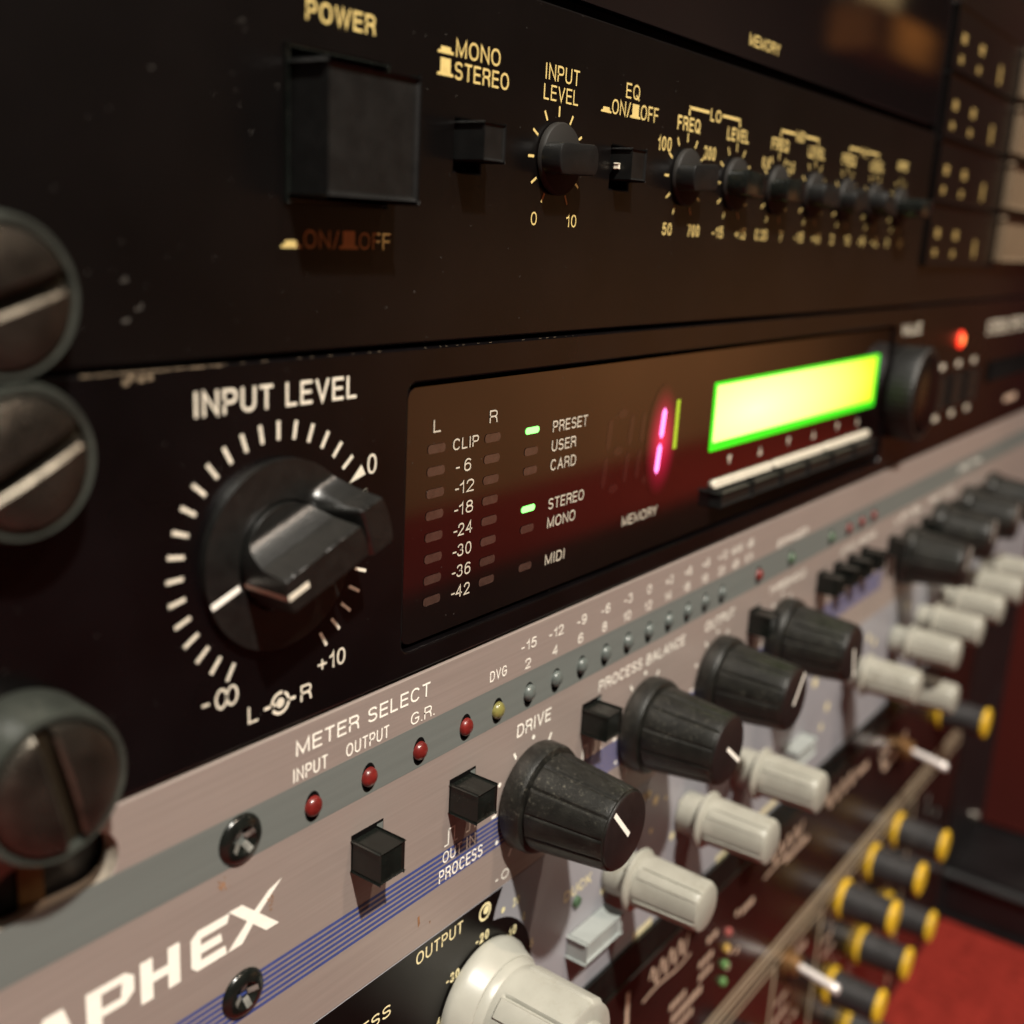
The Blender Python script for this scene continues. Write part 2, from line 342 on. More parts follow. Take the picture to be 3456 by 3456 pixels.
def text(s, x0, x1, z0, z1, m, parent, h=.06, bold=0.012, shear=0., name='lettering'):
    H_ = z1 - z0; t = H_ * (.122 + bold * 2.2); gap = .19
    tot = sum(GL[c][0] for c in s) + gap * (len(s) - 1)
    tf = .14  # stroke share used in the natural layout
    sx = (x1 - x0) / tot; x = x0; bm = NB(); k = 0
    for c in s:
        wd, st = GL[c]; W_ = wd * sx
        for pts, closed in st:
            q = []
            for px, pz in pts:
                zz = t / 2 + pz * (H_ - t)
                q.append((x + min(t, W_) / 2 + px * max(0, W_ - t) + shear * zz, z0 + zz))
            if c == '.': q = [(x + W_ / 2, z0), (x + W_ / 2, z0 + t)]
            # the ends of straight strokes are squared off by half a stroke
            if not closed and len(q) > 1:
                for e0, e1 in ((0, 1), (-1, -2)):
                    a_, b_ = Vector(q[e0]), Vector(q[e1]); d = a_ - b_
                    if c != '.' and d.length > 1e-6: q[e0] = tuple(a_ + d.normalized() * t * .48)
            ribbon(bm, q, closed, t, h + .010 * (k % 3)); k += 1
        x += W_ + gap * sx
    me = bpy.data.meshes.new(name); bmesh.ops.recalc_face_normals(bm, faces=bm.faces); bm.to_mesh(me); bm.free()
    me.materials.append(m)
    ob = bpy.data.objects.new(name, me); C.objects.link(ob); ob.parent = parent
    return ob
def strokes(name, parent, m, f):
    bm = NB(); f(bm); return obj(name, bm, m, parent)

# ------------------------------------------------------------------ the setting
bm = NB(); vs = [bm.verts.new(p) for p in ((-4, -1.52, -.62), (7, -1.52, -.62), (7, 3, -.62), (-4, 3, -.62))]; bm.faces.new(vs)
tag(obj('floor', bm, M['carpet']), 'red carpet floor below and to the right of the rack', kind='structure')
bm = NB(); vs = [bm.verts.new(p) for p in ((1.42, -1.5, -.62), (7, -1.5, -.62), (7, -1.5, .05), (1.42, -1.5, .05))]; bm.faces.new(vs)  # strip cut short at its left so the left panels reflect darkness
tag(obj('wall_dado', bm, M['wallpaint']), 'tan lower part of the wall facing the rack', kind='structure')
bm = NB(); vs = [bm.verts.new(p) for p in ((-4, -1.51, -.62), (7, -1.51, -.62), (7, -1.51, 2.2), (-4, -1.51, 2.2))]; bm.faces.new(vs)
M['wall_dark'] = mat('dark brown wall covering', (.018, .010, .008), .9, noise=.2, nscale=5)
tag(obj('wall', bm, M['wall_dark']), 'dark upper part of the wall facing the rack', kind='structure')
def wbox(name, x0, x1, y0, y1, z0, z1, m, bev=.01):
    bm = NB(); r = bmesh.ops.create_cube(bm, size=1)
    for v in r['verts']: v.co = Vector((x0 + (v.co.x + .5) * (x1 - x0), y0 + (v.co.y + .5) * (y1 - y0), z0 + (v.co.z + .5) * (z1 - z0)))
    bmesh.ops.bevel(bm, geom=bm.edges[:], offset=bev, segments=2, affect='EDGES'); return obj(name, bm, m)
tag(wbox('reflect_block', .05, 3.2, -.66, -.28, -.62, -.37, M['frame_black']), 'unseen long black block added to darken the window reflection', 'case')  # added dark block that the display window reflects as its black band
tag(wbox('reflect_slab', 3.85, 4.85, -1.5, -1.34, .67, .82, M['wood']), 'unseen orange slab on the facing wall, added for its reflection', 'shelf')  # added only to put an orange wedge into the upper window's reflection
tag(wbox('reflect_board', 3.87, 4.45, -1.5, -1.46, .83, 1.3, M['reflect_pale']), 'unseen pale board on the facing wall, added for its reflection', 'board')  # added pale patch for the upper window to reflect

# ------------------------------------------------------------------ rack frame behind the panels
rk = empty('equipment_rack', 200, 0, -100, 'black metal rack frame carrying the whole stack of units', 'rack')
bm = NB(); box(bm, -52, -21, -280, 150, -6, -3.2); obj('mounting_rail', bm, M['frame_black'], rk)
bm = NB(); box(bm, 423, 454, -280, 150, -6, -3.2); obj('mounting_rail', bm, M['frame_black'], rk)
bm = NB(); box(bm, -56, -52.2, -280, 150, -200, 0); obj('side_panel', bm, M['frame_black'], rk)
bm = NB(); box(bm, 454.2, 458, -280, 150, -200, 0); obj('side_panel', bm, M['frame_black'], rk)
bm = NB(); box(bm, -52, 454, -286, -280.2, -200, -4); obj('base_panel', bm, M['frame_black'], rk)

bm = NB(); box(bm, 442.6, 452, -247, 150, 0, 46, 1.0); obj('side_lip', bm, M['lip'] if 'lip' in M else M.setdefault('lip', mat('black rack lip with red reflection', (.05, .008, .006), .35)), rk)  # a red reflection is put into the lip's base colour
bm = NB(); box(bm, 386, 452, -268, -249, 2, 80, 3.5, 3); obj('bottom_lip', bm, M['frame_black'], rk)
bm = NB(); rev(bm, 425, -238, [(0, .4), (2.6, .4), (2.4, 2.0), (0, 2.3)], 20); obj('bolt', bm, M['steel'], rk)
def chassis(parent, z0, z1):
    bm = NB(); box(bm, -18, 420, z0 + 1, z1 - 1, -190, -3.3); obj('chassis', bm, M['frame_black'], parent)

# ================================================================== unit A: two-unit effects unit with gold lettering
A = empty('effects_unit', 0, 0, 0, 'black two-space unit with gold lettering and a large square power button, topmost', 'rack unit')
chassis(A, 0, 88.9)
G = M['gold']
# lower front panel; holes for the buttons
plate('front_panel', [(-40, .45), (224.5, .45), (224.5, 44.2), (-40, 44.2)],
      [[(1.1, 16.6), (16.4, 16.6), (16.4, 32.0), (1.1, 32.0)], [(28.9, 21.5), (34.2, 21.5), (34.2, 27.7), (28.9, 27.7)], [(65.9, 21.5), (71.4, 21.5), (71.4, 27.7), (65.9, 27.7)]],
      -3, 0, M['black_paint'], A, .25)
bm = NB(); box(bm, 0, 75, 15, 34, -3.2, -2.4); obj('backing_plate', bm, M['hole'], A)
# upper display window section, set back behind a dark groove
bm = NB(); box(bm, -40, 224.5, 46.0, 88.7, -3, -.6, .2); obj('display_window', bm, M['window2'], A)
bm = NB(); box(bm, -40, 224.5, 44.4, 45.8, -3, -1.8); obj('groove', bm, M['hole'], A)
text('MEMORY', 110.3, 123.6, 48.4, 50.4, G, A, -.5)
# power button
pb = empty('power_button', 8, 0, 24); pb.parent = A
bm = NB(); box(bm, 1.6, 15.7, 17.3, 30.3, -2.2, 5.4, .45, 3); obj('button_cap', bm, M['black_plastic'], pb)
bm = NB()
for a in ((1.0, 1.35, 16.4, 32.2), (16.15, 16.5, 16.4, 32.2), (1.35, 16.15, 31.85, 32.2), (1.35, 16.15, 16.4, 16.75)): box(bm, a[0], a[1], a[2], a[3], -1, .35, .1)
obj('bezel', bm, M['black_gloss'], pb)
for (x0, x1, z0, z1, h) in ((29.2, 33.5, 22.9, 27.2, 4.2), (66.6, 70.9, 22.9, 27.2, 3.0)):
    q = empty('push_button', x0, 0, z0); q.parent = A
    bm = NB(); box(bm, x0, x1, z0, z1, -2.2, h, .25, 2); obj('button_cap', bm, M['black_plastic'], q)
    if x0 > 60:
        bm = NB(); box(bm, x0 - .6, x0 - .2, 24.4, 25.1, .6, 1.2, .12); obj('white_mark', bm, M['cream'], q)
# legends
def in_icon(bm, x, z, s=1.):   # pushed-in symbol
    poly(bm, [(x, z), (x + 3 * s, z), (x + 3 * s, z + .3 * s), (x + 2.5 * s, z + .35 * s), (x + 2.4 * s, z + .8 * s), (x + .6 * s, z + .8 * s), (x + .5 * s, z + .35 * s), (x, z + .3 * s)])
def out_icon(bm, x, z, s=1.):
    poly(bm, [(x, z), (x + 3 * s, z), (x + 3 * s, z + .3 * s), (x + 2.45 * s, z + .4 * s), (x + 2.45 * s, z + 2 * s), (x + .55 * s, z + 2 * s), (x + .55 * s, z + .4 * s), (x, z + .3 * s)])
text('POWER', 3.9, 14.3, 34.85, 36.9, G, A, bold=.012)
text('ON/', 3.7, 9.0, 11.7, 13.65, G, A, bold=0)
text('OFF', 12.25, 17.5, 11.7, 13.6, G, A, bold=0)
strokes('switch_symbol', A, G, lambda bm: (in_icon(bm, .4, 11.7), out_icon(bm, 9.1, 11.7)))
strokes('switch_symbol', A, G, lambda bm: (in_icon(bm, 25.1, 34.8, .98), out_icon(bm, 25.1, 32.3)))
text('MONO', 28.5, 37.4, 34.75, 36.8, G, A, bold=.004)
text('STEREO', 28.4, 39.4, 32.15, 34.2, G, A, bold=.004)
text('INPUT', 47.5, 55.9, 34.7, 36.75, G, A, bold=0)
text('LEVEL', 47.4, 55.9, 32.1, 34.1, G, A, bold=0)
text('EQ', 68.8, 72.8, 34.75, 36.9, G, A, bold=0)
text('ON/', 65.1, 70.3, 32.1, 34.2, G, A, bold=0)
text('OFF', 73.5, 79.0, 32.1, 34.3, G, A, bold=0)
strokes('switch_symbol', A, G, lambda bm: (in_icon(bm, 62.1, 32.1, .95), out_icon(bm, 70.4, 32.1, 1.02)))
kx = [89.5, 108.3, 127.0, 145.6, 164.3, 182.7]
labs = [('FREQ', 'LEVEL', 'LO', 0), ('FREQ', 'LEVEL', 'MID', 2), ('FREQ', 'LEVEL', 'HI', 4)]
for f, l, n, i in labs:
    text(f, kx[i] - 4, kx[i] + 4, 31.9, 34.1, G, A, bold=.02); text(l, kx[i + 1] - 4.4, kx[i + 1] + 4.4, 31.9, 34.1, G, A, bold=.02)
    mid = (kx[i] + kx[i + 1]) / 2
    text(n, mid - 2, mid + 2, 34.3, 36.3, G, A, bold=.02)
    strokes('bracket', A, G, lambda bm: (line(bm, (kx[i] - .2, 34.4), (kx[i] - .2, 35.7), .5), line(bm, (kx[i] - .45, 35.6), (mid - 2.6, 35.6), .5),
                                        line(bm, (mid + 2.6, 35.6), (kx[i + 1] + .45, 35.6), .5), line(bm, (kx[i + 1] + .2, 34.4), (kx[i + 1] + .2, 35.7), .5)))
text('OUTPUT', 197.5, 204.9, 33.3, 35.4, G, A, bold=.02)
bl = [('50', '700'), ('-15', '+15'), ('0.35', '7'), ('-15', '+15'), ('2', '10'), ('-15', '+15'), ('0', '10')]
text('0', 45.9, 47.3, 15.5, 17.3, G, A, bold=0); text('10', 54.7, 57.3, 15.5, 17.3, G, A, bold=0)
text('100', 79.6, 84, 28.2, 30.4, G, A, bold=.01); text('300', 95.6, 100, 28.0, 30.2, G, A, bold=.01)
text('0.8', 119.6, 123, 28.3, 30.3, G, A); text('3.5', 131.4, 134.8, 28.3, 30.3, G, A)
for i, x in enumerate(kx + [201.2]):
    a, b = bl[i]; wa = .9 * len(a) ** .8; wb = .9 * len(b) ** .8
    text(a, x - 4.7 - wa, x - 4.7 + wa, 15.1, 17.1, G, A); text(b, x + 4.7 - wb, x + 4.7 + wb, 15.1, 17.1, G, A)
def bar_knob(parent, cx, cz, ang, bodymat, r=4.9, hh=4.0):
    q = empty('rotary_knob', cx, 0, cz); q.parent = parent
    bm = NB(); rev(bm, cx, cz, [(0, .2), (r, .2), (r, .8), (r * .96, 1.1), (r * .6, 1.7), (r * .2, 1.85), (0, 1.9)], 40); obj('knob_skirt', bm, M['skirt'], q)
    bm = NB(); L = r * 1.0; W = 2.1
    pts = []
    for k in range(9):
        t = -PI / 2 + PI * k / 8; pts.append((L - W * .5 + W * .5 * math.cos(t), W * math.sin(t)))
    for k in range(9):
        t = PI / 2 + PI * k / 8; pts.append((-L + W * .5 + W * .5 * math.cos(t), W * math.sin(t)))
    ca, sa = math.cos(ang), math.sin(ang)
    prism(bm, [(cx + u * ca - v * sa, cz + u * sa + v * ca) for u, v in pts], .9, hh, .35)
    obj('grip', bm, bodymat, q)
    return q
M['skirt'] = mat('satin knob skirt', (.012, .0105, .009), .6, spec=.4)
bar_knob(A, 51.4, 24.6, math.radians(182), M['black_plastic'])
for i, x in enumerate(kx + [201.2]):
    bar_knob(A, x, 24.6, math.radians([184, 176, 181, 178, 188, 170, 180][i]), M['black_gloss'] if i in (1, 2, 6) else M['black_plastic'], 4.6, [4.2, 4.6, 4.4, 4.4, 4.2, 4.6, 7.5][i])
def ticks(parent, cx, cz, r0, r1, a0, a1, n, wd, m):
    bm = NB()
    for k in range(n):
        t = math.radians(a0 + (a1 - a0) * k / (n - 1)); line(bm, (cx + r0 * math.cos(t), cz + r0 * math.sin(t)), (cx + r1 * math.cos(t), cz + r1 * math.sin(t)), wd)
    return obj('scale_ticks', bm, m, parent)
for x in [51.4] + kx + [201.2]: ticks(A, x, 24.7, 5.5, 6.9, -118, -422, 11, .36, G)
# right section with rows of keys
bm = NB(); box(bm, 224.9, 442, .45, 88.7, -3, -1.2, .2); obj('key_panel', bm, M['black_paint'], A)
for r in range(4):
    zt = 76.0 - 16.45 * r
    for c, (xa, xb) in enumerate(((228, 300),)):
        bm = NB(); box(bm, xa, xb, max(zt - 15.4, 1.5) if zt - 15.4 > 0 else 1.2, zt, -1.2, .2, .5); obj('name_plate', bm, M['black_paint'], A)
    for xa in (302, 349, 396):
        bm = NB(); box(bm, xa, xa + 45, max(zt - 14.0, 1.2), zt - 1.0, -1.2, 1.6, .9); obj('key', bm, M['key'] if 'key' in M else M.setdefault('key', mat('taupe key plastic', (.14, .10, .062), .5, noise=.1, nscale=100)), A)
    zc = zt - 7.3
    bm = NB()
    rows = [(237, zc + .2, 1.9), (254.8, zc, 2.0), (236.5, zc - 5.0, 1.5), (254.2, zc - 5.2, 1.5)] if r != 4 else [(237, zc, 2), (252, zc - .4, 2.3), (236.8, zc - 5, 1.4)]
    for (x, z, s) in rows: rect(bm, x - s, x + s, z - s * .62, z + s * .62, .27)
    rect(bm, 275.6, 278.2, zc - 6, zc - 1, .27); 
    obj('key_legend', bm, M['darkgold'], A)
# dust and chips on the panel
bm = NB()
for (x, z, s) in [(-15.3, 27.7, .22), (-4.5, 33.4, .22), (-4.2, 32.6, .16), (-3.5, 23.0, .18), (-17.5, 5.8, .35), (-18.9, 8.5, .3), (-18.9, 4.9, .35), (-25.7, 16.4, .15), (0, 27.8, .18), (22, 6.8, .15), (17, 5, .14), (44, 8.5, .12)]:
    for k in range(4):
        dx, dz, t = random.uniform(-s, s), random.uniform(-s, s), random.uniform(0, PI); q = s * random.uniform(.25, .5)
        poly(bm, [(x + dx + q * math.cos(t + a) * random.uniform(.6, 1), z + dz + q * math.sin(t + a) * .7) for a in (0, 1.3, 2.5, 3.7, 5)], .05)
for k in range(150):
    x, z = random.uniform(-38, 90), random.uniform(1, 44); q = random.uniform(.03, .07)
    if 0 < x < 17 and 16 < z < 33: continue
    poly(bm, [(x + q * math.cos(a), z + q * math.sin(a) * .8) for a in (0, 1.3, 2.5, 3.7, 5)], .05)
tag(obj('dust', bm, M['dust'], A), kind='stuff')

# ================================================================== unit B: effects processor with display
Bq = empty('effects_processor', 0, 0, -22, 'black one-space effects processor with lit green display and big input level knob, second from top', 'rack unit')
chassis(Bq, -44.4, 0)
Wt = M['cream']
plate('front_panel', [(-40, -44.2), (442, -44.2), (442, -.15), (-40, -.15)], [rrect(21.6, 213, -40.8, -4.6, 1.4)], -3, 0, M['black_anodised'], Bq, .3)
bm = NB(); prism(bm, rrect(22.3, 212.3, -40.1, -5.3, 1.3), -2.5, -.7, .12); obj('display_window', bm, M['window'], Bq)
bm = NB(); prism(bm, rrect(21.2, 213.4, -41.2, -4.2, 1.8), -2.6, -2.2); obj('window_frame', bm, M['hole'], Bq)
H = -.62
# chips and a painted-in highlight along the top edge
bm = NB()
x = -24.
while x < 60:
    L = random.uniform(.3, 2.2)
    if random.random() < (.9 if x < -2 else .3): rect(bm, x, x + L * (.8 if x < -2 else .3), (-.31 - random.uniform(0, .1)) if x < -8 else -.24, -.19, .05)
    x += L
for (x, z) in ((-19.5, -1.2), (-17.8, -1.0), (-16.8, -.9), (-18.9, -.8)): rect(bm, x, x + .7, z - .25, z + .3, .05)
obj('edge_chips_glint', bm, M['chip_glint'], Bq)
text('INPUT LEVEL', -11.35, 12.2, -5.45, -2.75, Wt, Bq, bold=.010)
# input level dial: 25 printed ticks every ten degrees
bm = NB()
for d in list(range(-120, -361, -10)):
    if (d % 360) == 30: continue
    t = math.radians(d); line(bm, (13.15 * math.cos(t), -22.2 + 13.15 * math.sin(t)), (15.3 * math.cos(t), -22.2 + 15.3 * math.sin(t)), .47)
for d in (20, 10, 0, -10, -20, -30, -40, -50, -60):
    if d > -5 and d == 0: pass
    t = math.radians(d); r1 = 15.3; line(bm, (13.15 * math.cos(t), -22.2 + 13.15 * math.sin(t)), (r1 * math.cos(t), -22.2 + r1 * math.sin(t)), .42)
t = math.radians(30); c_, s_ = math.cos(t), math.sin(t)
poly(bm, [(12.9 * c_, -22.2 + 12.9 * s_), (15.7 * c_ - .75 * s_, -22.2 + 15.7 * s_ + .75 * c_), (15.7 * c_ + .75 * s_, -22.2 + 15.7 * s_ - .75 * c_)])
obj('scale_ticks', bm, Wt, Bq)
text('0', 14.3, 15.9, -15.1, -12.6, Wt, Bq, bold=0)
text('+10', 6.2, 10.9, -38.7, -36.5, Wt, Bq, bold=0)
def inf(bm):
    line(bm, (-11.1, -37.35), (-10.1, -37.35), .3)
    for cx in (-8.45, -6.95):
        for k in range(24):
            t0, t1 = 2 * PI * k / 24, 2 * PI * (k + 1) / 24
            poly(bm, [(cx + .58 * math.cos(t0), -37.3 + .95 * math.sin(t0)), (cx + .88 * math.cos(t0), -37.3 + 1.25 * math.sin(t0)),
                      (cx + .88 * math.cos(t1), -37.3 + 1.25 * math.sin(t1)), (cx + .58 * math.cos(t1), -37.3 + .95 * math.sin(t1))])
strokes('infinity_mark', Bq, Wt, inf)
text('L', -4.7, -3.2, -41.7, -39.6, Wt, Bq, bold=.004); text('R', 3.4, 5.2, -41.6, -39.5, Wt, Bq, bold=.004)
def dualmark(bm):
    poly(bm, circ(.18, -40.6, .62, 20)); ring(bm, .18, -40.6, 1.1, 1.5, a0=-150, a1=60, n=16); ring(bm, .18, -40.6, 1.1, 1.5, a0=75, a1=190, n=10)
    line(bm, (-2.3, -40.65), (-.3, -40.6), .4); line(bm, (1.3, -40.6), (2.6, -40.6), .4)
strokes('balance_mark', Bq, Wt, dualmark)

# concentric level knob: low outer ring with a raised tab, inner knob with a bar grip
kb = empty('input_level_knob', 0, 0, -22.2); kb.parent = Bq
CA, SA = math.cos(math.radians(20)), math.sin(math.radians(20))
def hfield(name, r0, r1, hf, m, nr=30, na=144, wall=0.):
    bm = NB(); rings = []
    for i in range(nr + 1):
        r = r0 + (r1 - r0) * (i / nr)
        row = []
        for j in range(na):
            t = 2 * PI * j / na; u = r * math.cos(t); v = r * math.sin(t)
            row.append(bm.verts.new(V(u * CA - v * SA, hf(u, v), -22.2 + u * SA + v * CA)))
        rings.append(row)
    rows = rings
    low = [bm.verts.new(Vector((v.co.x, -wall * MM, v.co.z))) for v in rings[-1]]
    rows = rings + [low]
    if r0 > 0:
        lin = [bm.verts.new(Vector((v.co.x, -wall * MM, v.co.z))) for v in rings[0]]; rows = [lin] + rows
    for a, b in zip(rows, rows[1:]):
        for j in range(na):
            k = (j + 1) % na; bm.faces.new((a[j], a[k], b[k], b[j]))
    if r0 <= 0.01:
        bm.faces.new(rings[0])
    return obj(name, bm, m, kb, 50)
def ss(x, a, b):
    x = max(0, min(1, (x - a) / (b - a))); return x * x * (3 - 2 * x)
def h_inner(u, v):
    top, floor = 8.0, 1.75
    if v >= 2.0:      # upper-left scoop: flat wall, then a round fillet down to the floor
        d = v - 2.0
        if d < .5: return top - d / .5 * 3.6
        e = (d - .5) / 2.3
        if e < 1: return (top - 3.6) - (top - 3.6 - floor) * math.sin(e * PI / 2) ** 1.0
        return floor
    if v <= -2.0:
        d = -v - 2.0
        if d < .5: return top - d / .5 * 3.6
        e = (d - .5) / 2.3
        if e < 1: return (top - 3.6) - (top - 3.6 - floor) * math.sin(e * PI / 2)
        return floor
    return top
def h_outer(u, v):
    base = 1.0
    if u <= 0: return base
    a = ss(u, 4.9, 7.6)
    dv = abs(v)
    if dv < 3.0: p = 1.
    elif dv < 3.4: p = 1 - (dv - 3.0) / .4 * .45
    elif dv < 5.4: p = .55 * (1 - math.sin((dv - 3.4) / 2.0 * PI / 2))
    else: p = 0
    return base + 6.4 * a * p
hfield('outer_ring', 6.5, 11.1, h_outer, M['level_knob'], 26, 288)
hfield('inner_knob', .01, 6.25, h_inner, M['level_knob'], 60, 200, wall=.2)
PC, PS = math.cos(math.radians(-160)), math.sin(math.radians(-160))
bm = NB(); line(bm, (6.9 * PC, -22.2 + 6.9 * PS), (11.0 * PC, -22.2 + 11.0 * PS), .75, 1.06); obj('pointer_line', bm, M['white'], kb)
bm = NB(); line(bm, (3.1 * PC, -22.2 + 3.1 * PS), (6.15 * PC, -22.2 + 6.15 * PS), .7, 8.05)
# the mark runs down the end of the grip
ex = 6.31
vs = [bm.verts.new(V(ex * PC - s * PS * .3, hh, -22.2 + ex * PS + s * PC * .3)) for s, hh in ((-1, 1.2), (1, 1.2), (1, 8.0), (-1, 8.0))]; bm.faces.new(vs)
obj('pointer_line', bm, M['cream'], kb)

# display window contents
D = M['dimcream']
text('L', 27.4, 28.9, -11.55, -9.85, D, Bq, H, 0); text('R', 39.5, 41.3, -11.6, -9.8, D, Bq, H, 0)
text('CLIP', 31.6, 37.2, -14.5, -12.9, D, Bq, H, .004)
for i, s in enumerate(['6', '12', '18', '24', '30', '36', '42']):
    z = -17.75 - 3.02 * i
    strokes('minus_sign', Bq, D, lambda bm: line(bm, (32.4, z + .75), (33.2, z + .75), .22, H))
    text(s, (34.2 if s == '6' else 33.4), (35.7 if s == '6' else 36.5), z, z + 1.8, D, Bq, H, 0)
def lozenge(x, z, m, wd=3.6, ht=.62, name='indicator'):
    bm = NB(); poly(bm, rrect(x - wd / 2, x + wd / 2, z - ht, z + ht, .5, 4), H); return obj(name, bm, m, Bq)
for i in range(8):
    z = -13.75 - 3.02 * i; lozenge(28.2, z, M['lens_dark']); lozenge(40.45, z, M['lens_dark'])
for i, (s, z, x1) in enumerate([('PRESET', -14.75, 65.2), ('USER', -17.75, 62.2), ('CARD', -20.75, 62.5), ('STEREO', -26.9, 65.6), ('MONO', -29.9, 63.4), ('MIDI', -35.9, 61.0)]):
    text(s, 55.5, x1, z, z + 1.75, D, Bq, H, .002)
    zz = [-13.8, -16.95, -19.9, -25.75, -28.9, -34.9][i]
    on = s in ('PRESET', 'STEREO')
    lozenge(50.1, zz, M['led_green_on'] if on else M['lens_dark'], 3.5 if on else 3.4, .5 if on else .6, 'green_light' if on else 'indicator')
text('MEMORY', 78.6, 90.9, -33.95, -32.15, D, Bq, H, .004)
# seven-segment read-out: two digits, the right one shows 1
def seg7(x0, z0, wd, ht, on, slant=.12):
    # x0,z0 lower left of the digit
    g = .35; t = 1.5
    def P(x, z): return (x + slant * (z - z0), z)
    xm, zm = x0 + wd, z0 + ht; zc = z0 + ht / 2
    segs = {'a': ((x0 + g + t, zm), (xm - g - t, zm)), 'd': ((x0 + g + t, z0), (xm - g - t, z0)), 'g': ((x0 + g + t, zc), (xm - g - t, zc)),
            'f': ((x0, zc + g), (x0, zm - g)), 'e': ((x0, z0 + g), (x0, zc - g)), 'b': ((xm, zc + g), (xm, zm - g)), 'c': ((xm, z0 + g), (xm, zc - g))}
    for k, (a, b) in segs.items():
        bm = NB(); a_, b_ = Vector(P(*a)), Vector(P(*b)); d = (b_ - a_).normalized(); n = Vector((-d.y, d.x)) * t / 2
        e = d * t * .55
        poly(bm, [tuple(a_), tuple(a_ + e + n), tuple(b_ - e + n), tuple(b_), tuple(b_ - e - n), tuple(a_ + e - n)], H + (.06 if k in on else -.055))
        obj('lit_segment' if k in on else 'segment', bm, M['segment_on'] if k in on else M['segment_off'], Bq)
seg7(82.3, -26.6, 7.0, 12.6, 'bc'); seg7(71.3, -26.6, 7.0, 12.6, '')
bm = NB(); poly(bm, [(90.7 + 6.1 * c, -20.3 + 10.3 * q) for c, q in circ(0, 0, 1, 48)], H - .04); obj('digit_halo', bm, M['segment_halo'], Bq)  # red glow of the digit painted as a fading emissive ellipse
bm = NB(); poly(bm, [(94.9, -22.4), (96.2, -22.4), (96.4, -13.4), (95.1, -13.4)], H); obj('light_strip', bm, M['yellow_green'], Bq)
# lcd
lc = empty('lcd_screen', 157, 0, -18); lc.parent = Bq
bm = NB(); prism(bm, rrect(110.0, 204.6, -25.0, -11.5, .6), H - .1, H + .02); obj('lcd_frame_glow', bm, M['lcd_edge'], lc)
bm = NB(); poly(bm, rrect(111.0, 202.2, -23.3, -12.1, .6), H + .08); obj('lcd_face', bm, M['lcd'], lc)
for i, x in enumerate([119.7, 134.6, 149.6, 164.5, 179.5, 193.8]):
    bm = NB()
    poly(bm, [(x - .9, -26.8), (x + .9, -26.8), (x, -28.8)] if i % 2 == 0 else [(x - .9, -28.8), (x + .9, -28.8), (x, -26.8)], H)
    obj('arrow_mark', bm, D, Bq)
for a, b in ((112.4, 141.2), (142.0, 170.9), (171.6, 203.0)):
    bm = NB(); prism(bm, rrect(a, b, -32.6, -31.1, .7), H - .3, H + .5, .2); obj('rocker_bar', bm, M['cream'], Bq)
for i in range(6):
    x = 112.6 + 15.1 * i
    bm = NB(); box(bm, x, x + 14.4, -35.9, -33.3, -.7, 1.4, .5); obj('soft_key', bm, M['black_plastic'], Bq)
# value dial, red lamp and legends beyond the window
vd = empty('value_dial', 238, 0, -23); vd.parent = Bq
def knurl(r, h, t): return r * (1 + .018 * math.cos(48 * t)) if .5 < h < 6.9 and r > 12 else r
bm = NB(); rev(bm, 224, -23.0, [(0, .1), (12.6, .1), (12.6, 6.2), (12.1, 6.9), (0, 6.9)], 192, knurl); obj('dial_body', bm, M['black_plastic'], vd)
bm = NB(); rev(bm, 224, -23.0, [(0, 6.95), (10.9, 6.95), (10.5, 7.2), (0, 7.2)], 64); obj('dial_cap', bm, M['black_anodised'], vd)
text('VALUE', 218, 235, -7.6, -4.6, Wt, Bq, bold=.02)
bm = NB(); rev(bm, 277.2, -11.3, [(2.6, .1), (2.5, .5), (1.6, .9), (0, 1.0)], 24); obj('power_light', bm, M['led_red_on'], Bq)
bm = NB(); rev(bm, 277.2, -11.3, [(0, 1.2), (1.5, 1.05), (1.4, .95), (0, .9)], 20); obj('light_core', bm, M['led_red_core'], Bq)
for i, x in enumerate((262, 279.5, 297.5)):
    for z in (-18.8, -34.4):
        bm = NB(); rect(bm, x - 2.4, x + 2.4, z - .9, z + .9); obj('key_legend', bm, D, Bq)
    bm = NB(); box(bm, x - 6, x + 6, -31.5, -22, -.5, .5, .3); obj('key', bm, M['black_plastic'], Bq)
text('STEREO EFFECTS PROCESSOR', 309, 420, -11.4, -6.8, Wt, Bq, bold=.02)
bm = NB(); box(bm, 318, 400, -27.5, -21, -1, .6, .3); obj('card_slot', bm, M['hole'], Bq)
bm = NB(); rect(bm, 350, 368, -37.6, -35.4); obj('slot_legend', bm, M['pinkbeige'], Bq)
bm = NB()
for k in range(110):
    x, z = random.uniform(-38, 110), random.uniform(-43.5, -1); q = random.uniform(.03, .065)
    if math.hypot(x, z + 22.2) < 12: continue
    poly(bm, [(x + q * math.cos(a), z + q * math.sin(a) * .8) for a in (0, 1.3, 2.5, 3.7, 5)], .05)
tag(obj('dust', bm, M['dust'], Bq), kind='stuff')

# ================================================================== unit C: champagne aluminium audio processor
Cq = empty('exciter_unit', 0, 0, -66, 'brushed champagne one-space audio processor with a white slanted logo and blue pinstripes, third from top', 'rack unit')
chassis(Cq, -88.9, -44.45)
W = M['white']
slot = []
for k in range(17):
    t = -PI / 2 + PI * k / 16; slot.append((-25.3 + 3.25 * math.cos(t), -50.05 + 3.35 * math.sin(t)))
for k in range(17):
    t = PI / 2 + PI * k / 16; slot.append((-33.0 + 3.25 * math.cos(t), -50.05 + 3.35 * math.sin(t)))
plate('front_panel', [(-40, -88.6), (442, -88.6), (442, -44.75), (-40, -44.75)], [slot, circ(-6, -55.9, 3.1, 40), circ(-5.9, -76.9, 3.1, 40)], -2.6, 0, M['pink_metal'], Cq, .12)
